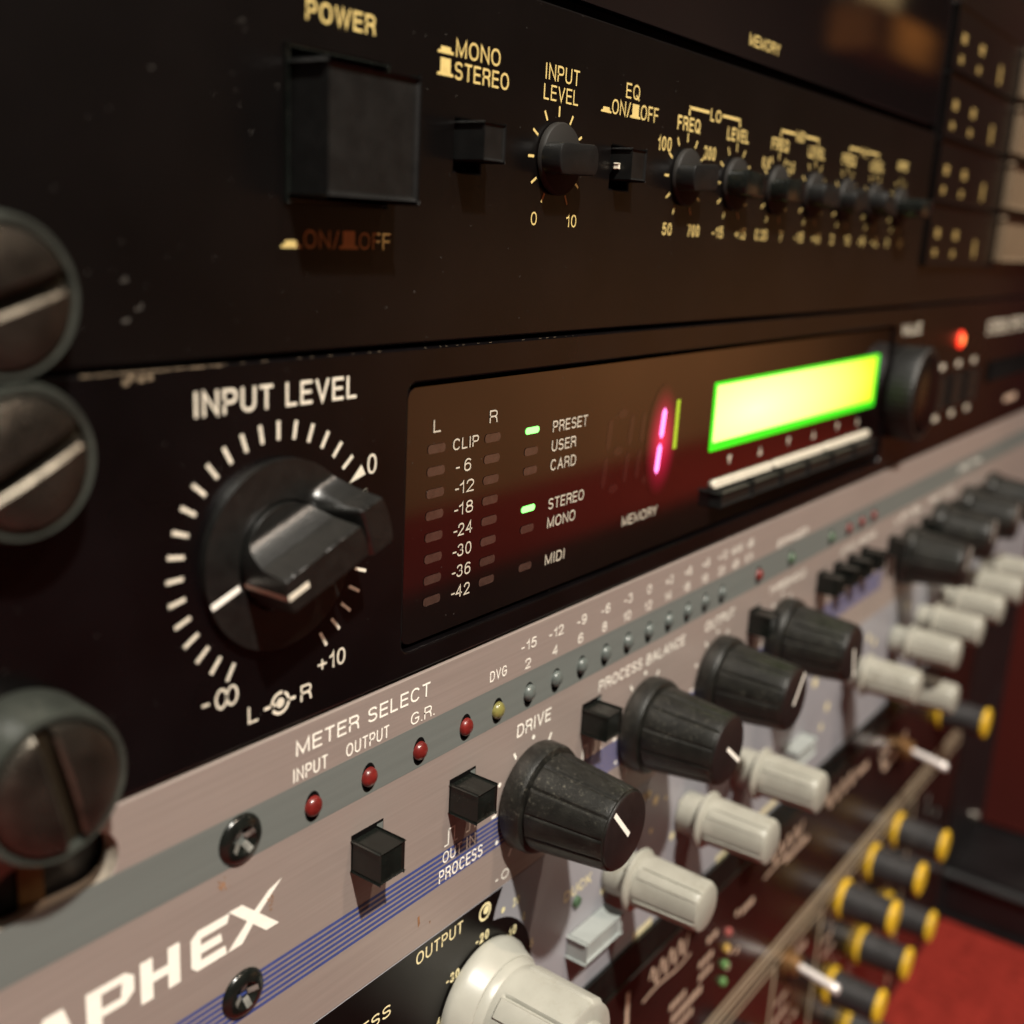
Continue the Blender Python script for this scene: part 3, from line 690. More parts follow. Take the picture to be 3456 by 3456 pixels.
# the bare cut edge of the mounting slot
bm = NB()
a = [bm.verts.new(V(x, -.12, z)) for x, z in slot]; b = [bm.verts.new(V(x * .985 - .43, -2.5, -50.05 + (z + 50.05) * .93)) for x, z in slot]
for i in range(len(slot)): bm.faces.new((a[i], a[(i + 1) % len(slot)], b[(i + 1) % len(slot)], b[i]))
obj('slot_edge', bm, M['slot_edge'], Cq, 60)
bm = NB()
poly(bm, [(-40, -58.9), (442, -58.9), (442, -52.4), (-40, -52.4)], .03)
obj('grey_stripe', bm, M['grey_print'], Cq)
# cut the stripe back around the slot and screws with the panel colour being proud there
def stripe_hole(cx, cz, r, m, name): 
    bm = NB(); poly(bm, circ(cx, cz, r, 32), .045); obj(name, bm, m, Cq)
bm = NB()
for k in range(7): rect(bm, -40, (48 if k else 48), -75.3 - k * .82 - .23, -75.3 - k * .82 + .23, .03) if True else None
obj('blue_stripes', bm, M['blue'], Cq)
bm = NB()
for k in range(7): rect(bm, 58.5, 230, -75.3 - k * .82 - .23, -75.3 - k * .82 + .23, .03)
obj('blue_stripes', bm, M['blue'], Cq)
# logo letters as outlines
def logo(bm):
    T, Bm = -64.7, -69.9; sl = .0
    cnt = [0]
    def X(pts):
        cnt[0] += 1; poly(bm, pts, .06 + .012 * (cnt[0] % 4))
    # A
    X([(-36.0, Bm), (-34.0, Bm), (-30.6, -66.3), (-31.4, T - .1)]); X([(-31.6, T), (-29.3, T), (-27.7, Bm), (-29.7, Bm), (-30.7, -66.4)]); X([(-33.2, -68.7), (-30.0, -68.7), (-30.2, -67.7), (-32.4, -67.7)])
    # P
    X([(-26.7, Bm), (-24.9, Bm), (-24.9, -65.7), (-26.7, T - .3)]); X([(-26.7, T), (-22.0, T), (-22.4, -65.7), (-26.7, -65.7)]); X([(-22.0, T), (-20.9, T - .8), (-20.9, -67.4), (-22.0, -68.4), (-22.6, -67.5), (-22.4, -65.7)]); X([(-24.9, -68.4), (-22.0, -68.4), (-22.4, -67.4), (-24.9, -67.4)])
    # H
    X([(-20.1, Bm), (-18.5, Bm), (-18.5, T), (-20.1, T)]); X([(-16.5, Bm), (-14.9, Bm), (-14.9, T), (-16.5, T)]); X([(-18.5, -67.9), (-16.5, -67.9), (-16.5, -66.7), (-18.5, -66.7)])
    # E
    X([(-13.4, Bm + .8), (-12.6, Bm), (-8.3, Bm), (-8.5, Bm + 1.2), (-12.0, Bm + 1.2), (-12.0, T - 1.2), (-8.2, T - 1.2), (-7.8, T), (-12.4, T), (-13.4, T - .8)])
    X([(-12.0, -67.9), (-8.9, -67.9), (-9.1, -66.75), (-12.0, -66.75)])
    # X
    X([(-7.9, T + .1), (-5.9, T + .1), (-.1, Bm - .1), (-2.2, Bm - .1)]); X([(-8.2, Bm), (-6.0, Bm), (-3.6, -67.3), (.4, T + .8), (-1.7, T + .1), (-4.6, -66.7)])
strokes('logo', Cq, W, logo)
bm = NB()
for k in range(14):
    x, z, q = -1.5 + random.gauss(0, .35), -66.3 + random.gauss(0, .5), random.uniform(.06, .2); poly(bm, [(x + q * math.cos(a), z + q * math.sin(a)) for a in (0, 1.3, 2.5, 3.7, 5)], .09 + k * .001)
for k in range(16):
    x, z, q = -8.6 + random.gauss(0, .6), -60.6 + random.gauss(0, .5), random.uniform(.06, .2); poly(bm, [(x + q * math.cos(a), z + q * math.sin(a)) for a in (0, 1.3, 2.5, 3.7, 5)], .045 + k * .001)
poly(bm, [(26.6, -83.4), (27.0, -83.2), (27.2, -84.6), (26.8, -85.2)], .045); poly(bm, [(29.3, -85.4), (29.6, -85.4), (29.5, -86.0)], .045)
tag(obj('rust_specks', bm, M['rust'], Cq), kind='stuff')
text('METER SELECT', 2.7, 27.7, -48.55, -46.5, W, Cq, bold=.006)
text('INPUT', 2.2, 8.0, -51.95, -50.1, W, Cq, bold=0); text('OUTPUT', 11.3, 19.4, -51.9, -50.1, W, Cq, bold=0); text('G.R.', 23.8, 28.8, -51.9, -50.1, W, Cq, bold=0)
text('DVG', 41.6, 45.8, -51.1, -49.4, W, Cq, bold=0)
top = ['-15', '-12', '-9', '-6', '-3', '0', '+3', '+6', '+9', '+12', 'MAIN', 'dB']; bot = ['2', '4', '6', '8', '10', '12', '14', '16', '18', '20', 'dB', 'G.R.']
for i in range(12):
    x = 51.4 + 7.6 * i - (.9 if i > 9 else 0) * (i - 9)
    a = top[i]; wd = .75 * len(a) ** .9 if a != 'MAIN' else 2.6
    text(a, x - wd, x + wd, -48.55, -46.85, W, Cq, bold=0)
    a = bot[i]; wd = .75 * len(a) ** .8 if i < 11 else 2
    text(a, x - wd, x + wd, -51.75, -50.05, W, Cq, bold=0)
text('EXPANDER', 148.6, 166, -51.9, -50.2, W, Cq, bold=.01)
text('DRIVE', 49.5, 58.9, -63.05, -60.8, W, Cq, bold=.006)
text('PROCESS BALANCE', 73.8, 105.8, -63.05, -60.95, W, Cq, bold=.006)
text('OUTPUT', 114.9, 128.3, -63.05, -60.95, W, Cq, bold=.01)
text('THRESHOLD', 146.8, 168.0, -62.9, -61.0, W, Cq, bold=.01)
text('ATTACK', 192, 203, -62.9, -61.2, W, Cq, bold=.01); text('RELEASE', 206, 219, -62.9, -61.2, W, Cq, bold=.01)
text('OUT', 31.9, 36.4, -77.1, -75.2, W, Cq, .08, bold=0); text('IN', 37.5, 39.8, -77.1, -75.2, W, Cq, .08, bold=0); text('PROCESS', 31.2, 41.7, -80.1, -78.0, W, Cq, .08, bold=0)
def pulse(bm, x, z, wd=.28):
    line(bm, (x, z), (x + .9, z), wd, .07); line(bm, (x + .9, z - .1), (x + .9, z + 2.6), wd, .07); line(bm, (x + .8, z + 2.5), (x + 2.4, z + 2.5), wd, .07); line(bm, (x + 2.3, z + 2.6), (x + 2.3, z - .1), wd, .07); line(bm, (x + 2.3, z), (x + 3.1, z), wd, .07)
strokes('pulse_symbol', Cq, W, lambda bm: pulse(bm, 32.2, -74.3))
def low(bm):
    line(bm, (37.3, -74.2), (38.3, -74.2), .28, .07); line(bm, (38.2, -74.3), (38.2, -72.5), .28, .07); line(bm, (38.1, -72.5), (39.6, -72.5), .28, .07); line(bm, (39.5, -72.5), (39.5, -74.3), .28, .07); poly(bm, circ(40.3, -73.4, .4, 10), .07)
strokes('pulse_symbol', Cq, W, low)
strokes('pulse_symbol', Cq, W, lambda bm: (pulse(bm, 69.0, -74.6, .4), pulse(bm, 73.4, -74.6, .4)))
text('0', 47.3, 49.2, -87.4, -85.7, W, Cq, bold=0)
strokes('minus_sign', Cq, W, lambda bm: line(bm, (45.7, -86.7), (46.4, -86.7), .3))
# tick rings
def dots(cx, cz, r, n, a0, a1, parent, m, s=.42):
    bm = NB()
    for k in range(n):
        t = math.radians(a0 + (a1 - a0) * k / (n - 1)); c, q = math.cos(t), math.sin(t)
        if k % 2 == 0: line(bm, (cx + (r - .9) * c, cz + (r - .9) * q), (cx + (r + .4) * c, cz + (r + .4) * q), .5, .07)
        else: poly(bm, circ(cx + r * c, cz + r * q, s, 10), .07)
    obj('scale_ticks', bm, m, parent)
for cx in (54.2, 90.6, 121.0, 155.0): dots(cx, -74.6, 10.1, 11, 240, -60, Cq, W)
# LEDs in the grey stripe
def led(x, z, m, name):
    q = empty(name, x, 0, z); q.parent = Cq
    bm = NB(); poly(bm, [(x + 1.33 * c[0], z - .1 + 2.12 * c[1]) for c in circ(0, 0, 1, 28)], .05); obj('led_hole', bm, M['hole'], q)
    bm = NB(); rev(bm, 0, 0, [(1.0, -.4), (1.0, .15), (.93, .5), (.66, .85), (.3, 1.02), (0, 1.06)], 24)
    for v in bm.verts: v.co.x = v.co.x * 1.36 + x * MM; v.co.z = v.co.z * 1.38 + (z + (.25 if 'meter' in name else 0)) * MM
    obj('lens', bm, m, q)
for x, m, n in [(5.5, 'lens_red', 'red_led'), (15.6, 'lens_red', 'red_led'), (25.8, 'lens_red', 'red_led'), (36.1, 'lens_red', 'red_led'), (43.9, 'lens_yellow', 'yellow_led')]: led(x, -56.3, M[m], n)
for i in range(10): led(52.1 + 7.68 * i, -56.3, M['lens_grey'], 'meter_led')
for x, m, n in [(139.3, 'lens_red', 'red_led'), (157.5, 'lens_green', 'green_led'), (183.2, 'lens_green', 'green_led'), (195.5, 'lens_red', 'red_led'), (205.2, 'lens_red', 'red_led'), (214.7, 'lens_red', 'red_led')]: led(x, -56.3, M[m], n)
# phillips screws
M['recess'] = mat('worn screw recess', (.22, .22, .20), .5, metal=.5, noise=.4, nscale=900)
def phillips(cx, cz, rot):
    q = empty('phillips_screw', cx, 0, cz); q.parent = Cq
    bm = NB(); rev(bm, cx, cz, [(3.25, -.5), (3.2, .05), (2.9, .45), (2.3, .72), (1.75, .8), (1.2, .35), (0, -.6)], 48); obj('screw_head', bm, M['black_gloss'], q)
    bm = NB()
    for a in (0, 90):
        t = math.radians(rot + a); c, s = math.cos(t), math.sin(t)
        for sg in (1, -1):
            u0, u1, wv = .5 * sg, 1.75 * sg, .42
            pts = [(u0, -wv), (u1, -wv), (u1, wv), (u0, wv)]
            P = [(cx + u * c - v * s, cz + u * s + v * c) for u, v in pts]
            vs = [bm.verts.new(V(x, h, z)) for (x, z), h in zip(P, (.25, .86, .86, .25))]; bm.faces.new(vs)
    obj('cross_recess', bm, M['recess'], q)
phillips(-6.0, -55.8, 32); phillips(-5.9, -76.8, 12)
# push buttons
def pbutton(x, z, h=5.0, s=1.):
    q = empty('push_button', x, 0, z); q.parent = Cq
    bm = NB(); rect(bm, x - 3.0 * s, x + 3.2 * s, z - 2.6 * s, z + 2.8 * s, .05); obj('button_hole', bm, M['hole'], q)
    bm = NB(); rect(bm, x + 1.9 * s, x + 3.1 * s, z - 2.0 * s, z + 2.4 * s, .08); obj('switch_body', bm, M['grey_print'], q)
    bm = NB(); box(bm, x - 2.85 * s, x + 1.75 * s, z - 2.45 * s, z + 2.0 * s, -1, h, .3); obj('button_cap', bm, M['black_gloss'], q)
for x in (15.5, 35.9, 71.7, 139.4): pbutton(x, -66.5)
for x in (179.5, 190.5, 200.5, 210.5): pbutton(x, -66.8, 5.5, .95)
# black knobs
def flute(n, depth, wdeg, ph=0):
    def f(r, h, t):
        if h < 4.7 or h > 17.6 or r < 4: return r
        d = ((math.degrees(t) + ph) % (360 / n)); d = min(d, 360 / n - d)
        return r * (1 - depth * math.exp(-(d / wdeg) ** 2))
    return f
def black_knob(cx, cz, ang, parent, ph, s=1.):
    q = empty('rotary_knob', cx, 0, cz); q.parent = parent
    bm = NB(); rev(bm, cx, cz, [(0, .4), (8.9 * s, .4), (9.15 * s, .9), (9.1 * s, 3.2), (8.8 * s, 3.9), (8.0 * s, 4.15), (7.4 * s, 4.2)], 96); obj('knob_skirt', bm, M['knob_black'], q)
    prof = [(7.3 * s, 3.9), (8.0 * s, 4.4), (8.05 * s, 4.9)] + [((8.05 - 1.35 * k / 8) * s, 4.9 + 12.4 * k / 8) for k in range(1, 9)] + [(6.55 * s, 17.75), (6.3 * s, 17.85), (6.25 * s, 18.0)]
    bm = NB(); rev(bm, cx, cz, prof, 240, flute(12, .035, 1.6, ph)); obj('knob_body', bm, M['knob_black'], q, 30)
    bm = NB(); rev(bm, cx, cz, [(6.28 * s, 17.7), (6.2 * s, 18.15), (5.9 * s, 18.3), (0, 18.3)], 64); obj('knob_cap', bm, M['knob_top'], q)
    bm = NB(); c, sn = math.cos(math.radians(ang)), math.sin(math.radians(ang)); line(bm, (cx - 1.3 * c, cz - 1.3 * sn), (cx + 6.1 * c, cz + 6.1 * sn), .8, 18.38); obj('pointer_line', bm, M['white'], q)
    return q
for x, a, ph in ((54.2, 132, 8), (90.6, -38, 20), (121.0, 52, 3), (155.0, -75, 14), (249.5, 60, 6), (279.5, 90, 21), (312.0, 75, 9), (345, 80, 2)): black_knob(x, -74.4 if x < 260 else -72, a, Cq, ph)
text('LEVEL', 236, 262, -62.6, -60.6, W, Cq, bold=.02); text('RATIO', 270, 296, -62.6, -60.6, W, Cq, bold=.02); text('SPECTRAL', 300, 330, -56.8, -54.8, W, Cq, bold=.02)
for x in (234.9, 266.5, 299, 332): pbutton(x, -68.5)

# ================================================================== unit D: gate with off-white knobs
Dq = empty('gate_unit', 0, 0, -111, 'one-space unit with a black and lilac-grey front and off-white knobs, fourth from top', 'rack unit')
chassis(Dq, -133.35, -88.9)
Y = M['paleyellow']
plate('front_panel', [(-40, -133.1), (442, -133.1), (442, -88.65), (-40, -88.65)], [], -3, 0, M['lilac_metal'], Dq, .01)
# black printed field on the left with a round lobe about the large knob
pts = [(-39.95, -133.05), (-39.95, -88.67), (47.9, -88.67), (46.2, -91.9)]
cx, cz, r = 43.2, -108.0, 14.3
for k in range(25):
    t = math.radians(80 - 170 * k / 24); pts.append((cx + r * math.cos(t), cz + r * math.sin(t)))
pts.append((43, -133.05))
bm = NB(); poly(bm, pts, .03); obj('black_print', bm, M['black_paint'], Dq)
bm = NB(); box(bm, 44, 441.9, -133.0, -124.6, -.5, .5, .3); obj('lower_trim', bm, M['black_gloss'], Dq)
text('OUTPUT', 26.6, 37.6, -91.6, -89.5, Y, Dq, bold=.006)
strokes('dial_mark', Dq, Y, lambda bm: (ring(bm, 43.3, -91.0, 1.15, 1.6, n=24), poly(bm, circ(43.6, -90.8, .75, 16), .06)))
text('PROCESS', 5, 21.2, -96.6, -94.6, Y, Dq, bold=.01)
text('-40', 30.9, 34.2, -106.0, -104.2, Y, Dq, bold=.035); text('-30', 34.0, 37.2, -99.5, -97.7, Y, Dq, bold=.035); text('-20', 41.2, 44.6, -96.4, -94.6, Y, Dq, bold=.035); text('-10', 49.4, 52.4, -99.6, -97.9, Y, Dq, bold=.035)
text('5', 56.9, 57.9, -105.2, -103.6, Y, Dq, bold=.01); text('0', 54.1, 54.8, -98.4, -96.8, Y, Dq, bold=.01); text('20', 51.0, 52.9, -94.2, -92.6, Y, Dq, bold=.01)
bm = NB(); poly(bm, circ(48.3, -93.3, .55, 12), .06); obj('tick_dot', bm, Y, Dq)
text('DUCK', 67.2, 76.2, -101.7, -99.6, Y, Dq, bold=.012)
bm = NB(); rev(bm, 71.3, -103.4, [(1.2, .1), (1.0, .7), (0, 1.0)], 20); obj('indicator', bm, M['lens_green'], Dq)
bm = NB()
for (x, z, s) in [(80.9, -105.9, .8), (82.5, -112.9, .9), (88.6, -118.0, .6), (99.6, -94.7, 1.1), (111.1, -100.1, .8), (98.7, -101.2, .6), (108.5, -106.7, .9), (96.7, -92.3, .8), (104, -96, .5), (130, -93, .9), (126, -97, .6), (136, -96, .8), (166, -93.6, 1.1), (172, -97, .7), (185, -96.2, 1.4), (197, -107, 1.3), (194, -112, 1.0), (226, -95, 1.2), (232, -98, 1.2), (262, -94, 1.2)]:
    poly(bm, circ(x, z, s, 12), .06)
obj('tick_dots', bm, Y, Dq)
for x0, x1, z in ((90, 97, -92), (120, 128, -92.2), (151, 160, -92.4), (95, 103, -123.8), (133, 140, -123.9), (157, 168, -122.6)):
    bm = NB()
    for k in range(5):
        xx = x0 + (x1 - x0) * k / 5; rect(bm, xx, xx + (x1 - x0) / 5 * .72, z - .9, z + .9, .06)
    obj('knob_legend', bm, Y, Dq)
# square push buttons
def wbutton(x, z, tip=0):
    q = empty('push_button', x, 0, z); q.parent = Dq
    bm = NB(); box(bm, x - 6.2, x + 6.2, z - 2.1, z + 2.0, 0, 3.9, .5, 3); obj('button_cap', bm, M['white_button'], q)
    bm = NB(); rect(bm, x - 6.3, x + 6.3, z - 2.3, z + 2.1, .04); obj('button_hole', bm, M['hole'], q)
wbutton(75.5, -111.5); wbutton(173, -110.5)
# off-white knobs
def fin(n_, amp):
    return None
def white_knob(cx, cz, ang, parent, m, s=1., L=20., skirt=5.6, label=None, big=False):
    q = empty('rotary_knob', cx, 0, cz); q.parent = parent
    sk = skirt; b0 = 4.75 * s
    if big: bm = NB(); rev(bm, cx, cz, [(0, .3), (10.9, .3), (11.1, .9), (11.0, 1.7), (10.6, 2.3), (9.6, 4.7), (9.4, 4.9), (9.2, 4.9), (8.9, 5.9), (8.6, 6.3), (8.2, 6.4)], 96); obj('knob_skirt', bm, m, q)
    else: bm = NB(); rev(bm, cx, cz, [(0, .3), (4.4 * s, .3), (4.5 * s, .8), (4.45 * s, 5.0 * s), (sk * 1.05, 5.25 * s), (sk * 1.08, 5.5 * s), (sk * 1.06, 5.9 * s), (sk * .95, 6.2 * s), (4.6 * s, 6.6 * s)], 64); obj('knob_skirt', bm, m, q)
    h0 = 6.4 if big else 6.6 * s
    def mod(r, h, t):
        if r < 2 * s: return r
        if h < h0 + .7 * s or h > L - .4: return r
        a = (math.degrees(t) - 118) % 72          # five raised ribs, each with a dark groove along its upper side
        if a < 5: return r * (1 - .07 * math.sin(a / 5 * PI))
        if a < 27: return r * 1.045
        if a < 30: return r * 1.0
        return r * (1 - .028 * math.sin((a - 30) / 42 * PI))
    prof = [(4.9 * s, h0 - .4), (4.95 * s, h0 + .6 * s)] + [((4.95 - (.12 if big else .35) * k / 6) * s, h0 + .8 * s + (L - .8 - h0 - .8 * s) * k / 6) for k in range(7)] + [(4.75 * s if big else 4.4 * s, L - .25), (4.45 * s if big else 3.9 * s, L), (0, L)]
    bm = NB(); rev(bm, cx, cz, prof, 240, mod); obj('knob_body', bm, m, q, 40)
    if big: bm = NB(); rev(bm, cx, cz, [(5.6, L - .1), (5.5, L + .9), (4.9, L + 1.3), (0, L + 1.4)], 48); obj('cap_insert', bm, m, q)
    return q
white_knob(43.2, -107.5, 205, Dq, M['grey_cap'], 1.74, 20, 10.9, big=True)
for x, z, a in ((84.3, -102.8, 200), (113.2, -102.8, 250), (140.3, -102.8, 150), (210.0, -100.0, 190), (256.0, -118.5, 215), (250.0, -102, 170), (276.5, -101.8, 200), (303.5, -101.6, 160), (331, -101.4, 210), (358, -101.4, 190)):
    white_knob(x, z, a, Dq, M['white_cap'])

# ================================================================== unit E: glossy maroon-black unit with beige outlines
Eq = empty('preamp_unit', 0, 0, -155, 'glossy maroon-black unit with beige script lettering and small coloured lamps, below the off-white knobs', 'rack unit')
chassis(Eq, -177.8, -133.35)
Pk = M['pinkbeige']
bm = NB(); box(bm, -40, 372, -177.6, -133.6, -3, 0, .2); obj('front_panel', bm, M['maroon_black'], Eq)
bm = NB(); box(bm, 372.3, 442, -177.6, -133.6, -3, .4, .3); obj('end_ear', bm, M['frame_black'], Eq)
bm = NB()
for z, wd in ((-171.6, 1.5), (-174.4, 1.6), (-176.9, .8)): rect(bm, -39, 371, z - wd / 2, z + wd / 2, .06)
obj('outline', bm, M['beige_line'], Eq)
def wob(x0, x1, z0, amp, wl, wd, n=40, tilt=0):
    bm = NB(); pts = []
    for k in range(n + 1):
        x = x0 + (x1 - x0) * k / n; pts.append((x, z0 + amp * math.sin((x - x0) * 2 * PI / wl) + tilt * (x - x0)))
    ribbon(bm, pts, 0, wd, .06); obj('script_stroke', bm, Pk, Eq)
wob(104.5, 122.5, -139.5, 2.3, 4.2, .7); wob(102, 124, -143.6, .5, 22, .6, 20)
wob(168, 190, -140.6, 2.2, 5.2, .9); wob(165, 192, -144.6, .5, 27, .7, 20)
wob(207, 232, -141, 2.4, 6, 1.1)

for x0, x1, z0, z1, n in [(129.6, 137.4, -151.3, -149.6, 3), (130.4, 137.6, -155.3, -153.4, 3), (133, 139, -146.5, -144.8, 2), (116, 124, -154.6, -152.8, 4), (117.4, 132.8, -158.8, -156.7, 7), (119, 129, -162.5, -160.6, 4), (104, 116, -165, -163, 5), (152, 160, -148.5, -146.6, 3), (179, 196, -146.8, -145.0, 6), (234, 244, -143, -140.4, 3), (256, 268, -146, -143, 3)]:
    bm = NB()
    for k in range(n):
        xx = x0 + (x1 - x0) * k / n; rect(bm, xx, xx + (x1 - x0) / n * .74, z0, z1, .06)
    obj('control_legend', bm, Pk, Eq)
bm = NB(); line(bm, (95.0, -136.9), (95.9, -150), 1.3); line(bm, (256, -142), (262, -151), 2.2); line(bm, (262, -151), (279, -149), 2.2); line(bm, (279, -149), (283, -145), 2.0); obj('outline', bm, Pk, Eq)
for z, m in ((-149.1, 'redlamp'), (-153.7, 'amberlamp'), (-158.3, 'greenlamp'), (-163.2, 'greenlamp')):
    if m not in M: M[m] = {'redlamp': mat('dim red lamp', (.28, .07, .06), .5), 'amberlamp': mat('amber lamp', (.38, .24, .05), .5), 'greenlamp': mat('green lamp', (.10, .22, .07), .5)}[m]
    bm = NB(); rev(bm, 144.6, z, [(1.15, .05), (1.05, .7), (.5, 1.1), (0, 1.15)], 18); obj('indicator_lamp', bm, M[m], Eq)
bm = NB()
for (x, z) in ((149.5, -146.5), (147.6, -156.2), (147.4, -160.6), (152, -158.5)): poly(bm, circ(x, z, 1.0, 12), .06)
obj('scale_dots', bm, Pk, Eq)
def toggle(parent, cx, cz, m='white'):
    q = empty('toggle_switch', cx, 0, cz); q.parent = parent
    bm = NB(); rev(bm, cx, cz, [(0, .1), (4.2, .1), (4.2, .9), (3.2, 1.1), (3.1, 3.6), (2.6, 4.2), (0, 4.2)], 36); obj('threaded_collar', bm, M['brass'], q)
    # bat tilted slightly down
    bm = NB(); n = 18; rows = []
    for r, u in ((1.1, 3.5), (1.25, 8), (1.45, 13.5), (1.5, 15.0), (1.2, 15.6)):
        rows.append([bm.verts.new(V(cx + .05 * u + r * math.cos(2 * PI * k / n), u, cz - .22 * (u - 3.5) + r * math.sin(2 * PI * k / n))) for k in range(n)])
    for a, b in zip(rows, rows[1:]):
        for k in range(n): bm.faces.new((a[k], a[(k + 1) % n], b[(k + 1) % n], b[k]))
    bm.faces.new(rows[-1]); obj('lever', bm, M['steel_white'], q)
M['steel_white'] = mat('pale plated lever', (.66, .62, .60), .32, metal=.35)
toggle(Eq, 279.0, -149.5)
# knobs with yellow rings
def yellow_knob(cx, cz, parent, L=17.5, s=1.):
    q = empty('rotary_knob', cx, 0, cz); q.parent = parent
    bm = NB(); rev(bm, cx, cz, [(0, .3), (6.3 * s, .3), (6.5 * s, .9), (6.3 * s, 1.6), (5.2 * s, 2.0), (0, 2.0)], 48); obj('yellow_skirt', bm, M['yellow_cap'], q)
    bm = NB(); rev(bm, cx, cz, [(5.6 * s, 1.7), (5.45 * s, 2.6), (5.1 * s, L - 1.5), (0, L - 1.5)], 48); obj('knob_body', bm, M['dark_knob_body'], q)
    bm = NB(); rev(bm, cx, cz, [(5.1 * s, L - 1.7), (5.5 * s, L - 1.4), (5.55 * s, L - .8), (5.3 * s, L - .2), (4.6 * s, L), (0, L)], 48); obj('yellow_cap', bm, M['yellow_cap'], q)
yellow_knob(325.5, -151.5, Eq)

# ================================================================== unit F: two-space mixer at the bottom
Fq = empty('line_mixer', 0, 0, -222, 'maroon-black two-space mixer with black knobs ringed in yellow, bottom of the stack', 'rack unit')
chassis(Fq, -266.7, -177.8)
bm = NB(); box(bm, -40, 372, -266.5, -178.0, -3, 0, .2); obj('front_panel', bm, M['maroon_black'], Fq)
bm = NB(); box(bm, 372.3, 442, -266.5, -178.0, -3, .4, .3); obj('end_ear', bm, M['frame_black'], Fq)
bm = NB()
for x in (182, 217.5, 310): rect(bm, x - .8, x + .8, -262, -179.4, .06)
rect(bm, -39, 371, -180.4, -179.2, .06)
obj('outline', bm, M['beige_line'], Fq)
for x0, x1, z0, z1 in [(196, 206, -186.5, -184), (186, 198, -203, -200.5), (197, 205, -210, -207.5), (186, 196, -196.5, -194.5), (222, 230, -196, -194), (224, 234, -202, -200)]:
    bm = NB()
    for k in range(4):
        xx = x0 + (x1 - x0) * k / 4; rect(bm, xx, xx + (x1 - x0) / 4 * .74, z0, z1, .06)
    obj('control_legend', bm, Pk, Fq)
for cx in (234.5, 262, 289): 
    for cz in (-185, -217):
        yellow_knob(cx, cz, Fq); ticks(Fq, cx, cz, 8.0, 10.0, -120, -420, 11, .7, Pk)
yellow_knob(234.5, -249, Fq); yellow_knob(262, -249, Fq)
toggle(Fq, 190.0, -183.0)
q = empty('rotary_knob', 166, 0, -189); q.parent = Fq
bm = NB(); rev(bm, 163, -194, [(0, .3), (6, .3), (5.6, 10), (0, 10)], 40); obj('knob_body', bm, M['dark_knob_body'], q)
bm = NB(); line(bm, (160.5, -194), (166.8, -187.6), 2.2, 10.1); obj('pointer_line', bm, M['redmark'], q)
bm = NB()
for (x, z) in ((330, -190), (333, -196), (348, -203.6)): poly(bm, circ(x, z, 1.8, 14), .06)
obj('scale_dots', bm, M['grey_print'], Fq)

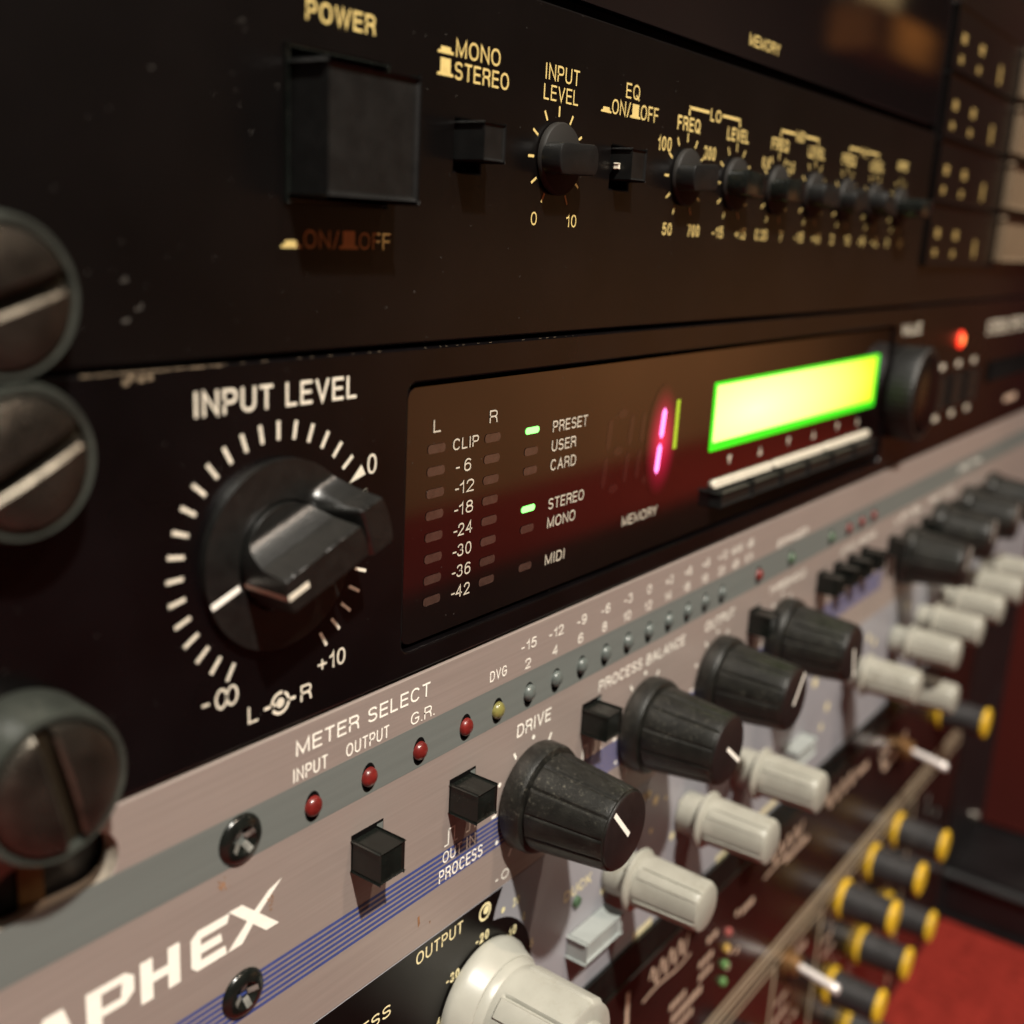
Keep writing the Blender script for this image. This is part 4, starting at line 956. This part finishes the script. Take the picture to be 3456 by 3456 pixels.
# ================================================================== loose things
# slotted rack screws with smoky cup washers
def rack_screw(cx, cz, rot, label, hw=7.6, extra=0., washer=True):
    q = empty('rack_screw', cx, 0, cz, label, 'rack screw', 'slotted rack screws along the left edge')
    e = extra
    if washer:
        bm = NB(); rev(bm, cx, cz, [(0, .05), (hw, .05), (hw + .15, .8), (hw, 2.2 + e * .5), (hw - .15, 3.2 + e * .8), (hw - .5, 3.7 + e), (hw - 1.0, 3.6 + e), (hw - 1.15, 2.2 + e), (0, 2.2 + e)], 80); obj('cup_washer', bm, M['washer'], q)
    R = hw - 1.25; t = math.radians(rot); c, sn = math.cos(t), math.sin(t)
    bm = NB(); rev(bm, cx, cz, [(R, 2.2 + e), (R, 2.9 + e), (0, 2.9 + e)], 64); obj('screw_slot', bm, M['hole2'], q)
    bm = NB(); w_ = .82
    for sg in (1, -1):
        a0 = math.asin(w_ / R); ring_ = []
        rows = []
        for (rr, hh) in ((R, 2.6 + e), (R, 3.7 + e), (R - .3, 4.15 + e), (R - 1.2, 4.5 + e), (R - 3.0, 4.75 + e)):
            a1 = math.asin(min(.98, (w_ + (0 if hh < 4 + e else .12)) / rr))
            rows.append([bm.verts.new(V(cx + rr * math.cos(q_) * c - sg * rr * math.sin(q_) * sn, hh, cz + rr * math.cos(q_) * sn + sg * rr * math.sin(q_) * c)) for q_ in [a1 + (PI - 2 * a1) * k / 40 for k in range(41)]])
        for r0, r1 in zip(rows, rows[1:]):
            for k in range(40): bm.faces.new((r0[k], r0[k + 1], r1[k + 1], r1[k]))
        bm.faces.new(rows[-1])
        # slot wall with a small bright lip
        wall = [rows[0][0], rows[1][0], rows[2][0], rows[3][0], rows[4][0], rows[4][-1], rows[3][-1], rows[2][-1], rows[1][-1], rows[0][-1]]
        bm.faces.new(wall)
    obj('screw_head', bm, M['screw'], q, 30)
    bm = NB()
    for sg in (1, -1):
        v0 = sg * (w_ + .08); u0 = R - 1.0
        P = lambda u, v: (cx + u * c - v * sn, cz + u * sn + v * c)
        n_ = 12
        for k in range(n_):
            ua, ub = -u0 + 2 * u0 * k / n_, -u0 + 2 * u0 * (k + 1) / n_
            hh = lambda u: e + 4.8 - .42 * (abs(u) / R) ** 3 * 1.4
            pa, pb, pc, pd = P(ua, v0 - sg * .14), P(ub, v0 - sg * .14), P(ub, v0 + sg * .2), P(ua, v0 + sg * .2)
            bm.faces.new([bm.verts.new(V(pa[0], hh(ua) - .22, pa[1])), bm.verts.new(V(pb[0], hh(ub) - .22, pb[1])), bm.verts.new(V(pc[0], hh(ub) + .05, pc[1])), bm.verts.new(V(pd[0], hh(ua) + .05, pd[1]))])
    obj('slot_lip', bm, M['slot_lip'], q)  # paler strips laid along both slot edges
    return q
M['hole2'] = mat('slot floor', (.025, .018, .010), .5, metal=.5)
M['slot_lip'] = mat('pale slot edge', (.11, .095, .075), .45, metal=.8, noise=.5, nscale=700)
rack_screw(-33.2, 7.3, 18, 'dark slotted screw in a smoky cup washer, topmost at the left edge', 7.1, .9)
rack_screw(-32.3, -6.6, 26, 'dark slotted screw with a diagonal slot below the topmost one at the left edge', 7.1, .9)
rack_screw(-32.2, -36.4, 103, 'dark slotted screw with an upright slot, above the empty oval mounting hole', 7.6, 2.8)
bm = NB(); box(bm, -31.6, -28.9, -56, -46, -3.0, -2.7); o = obj('rail_edge', bm, M['brass'], rk)  # brass-brown strip standing for the rail edge behind the oval slot
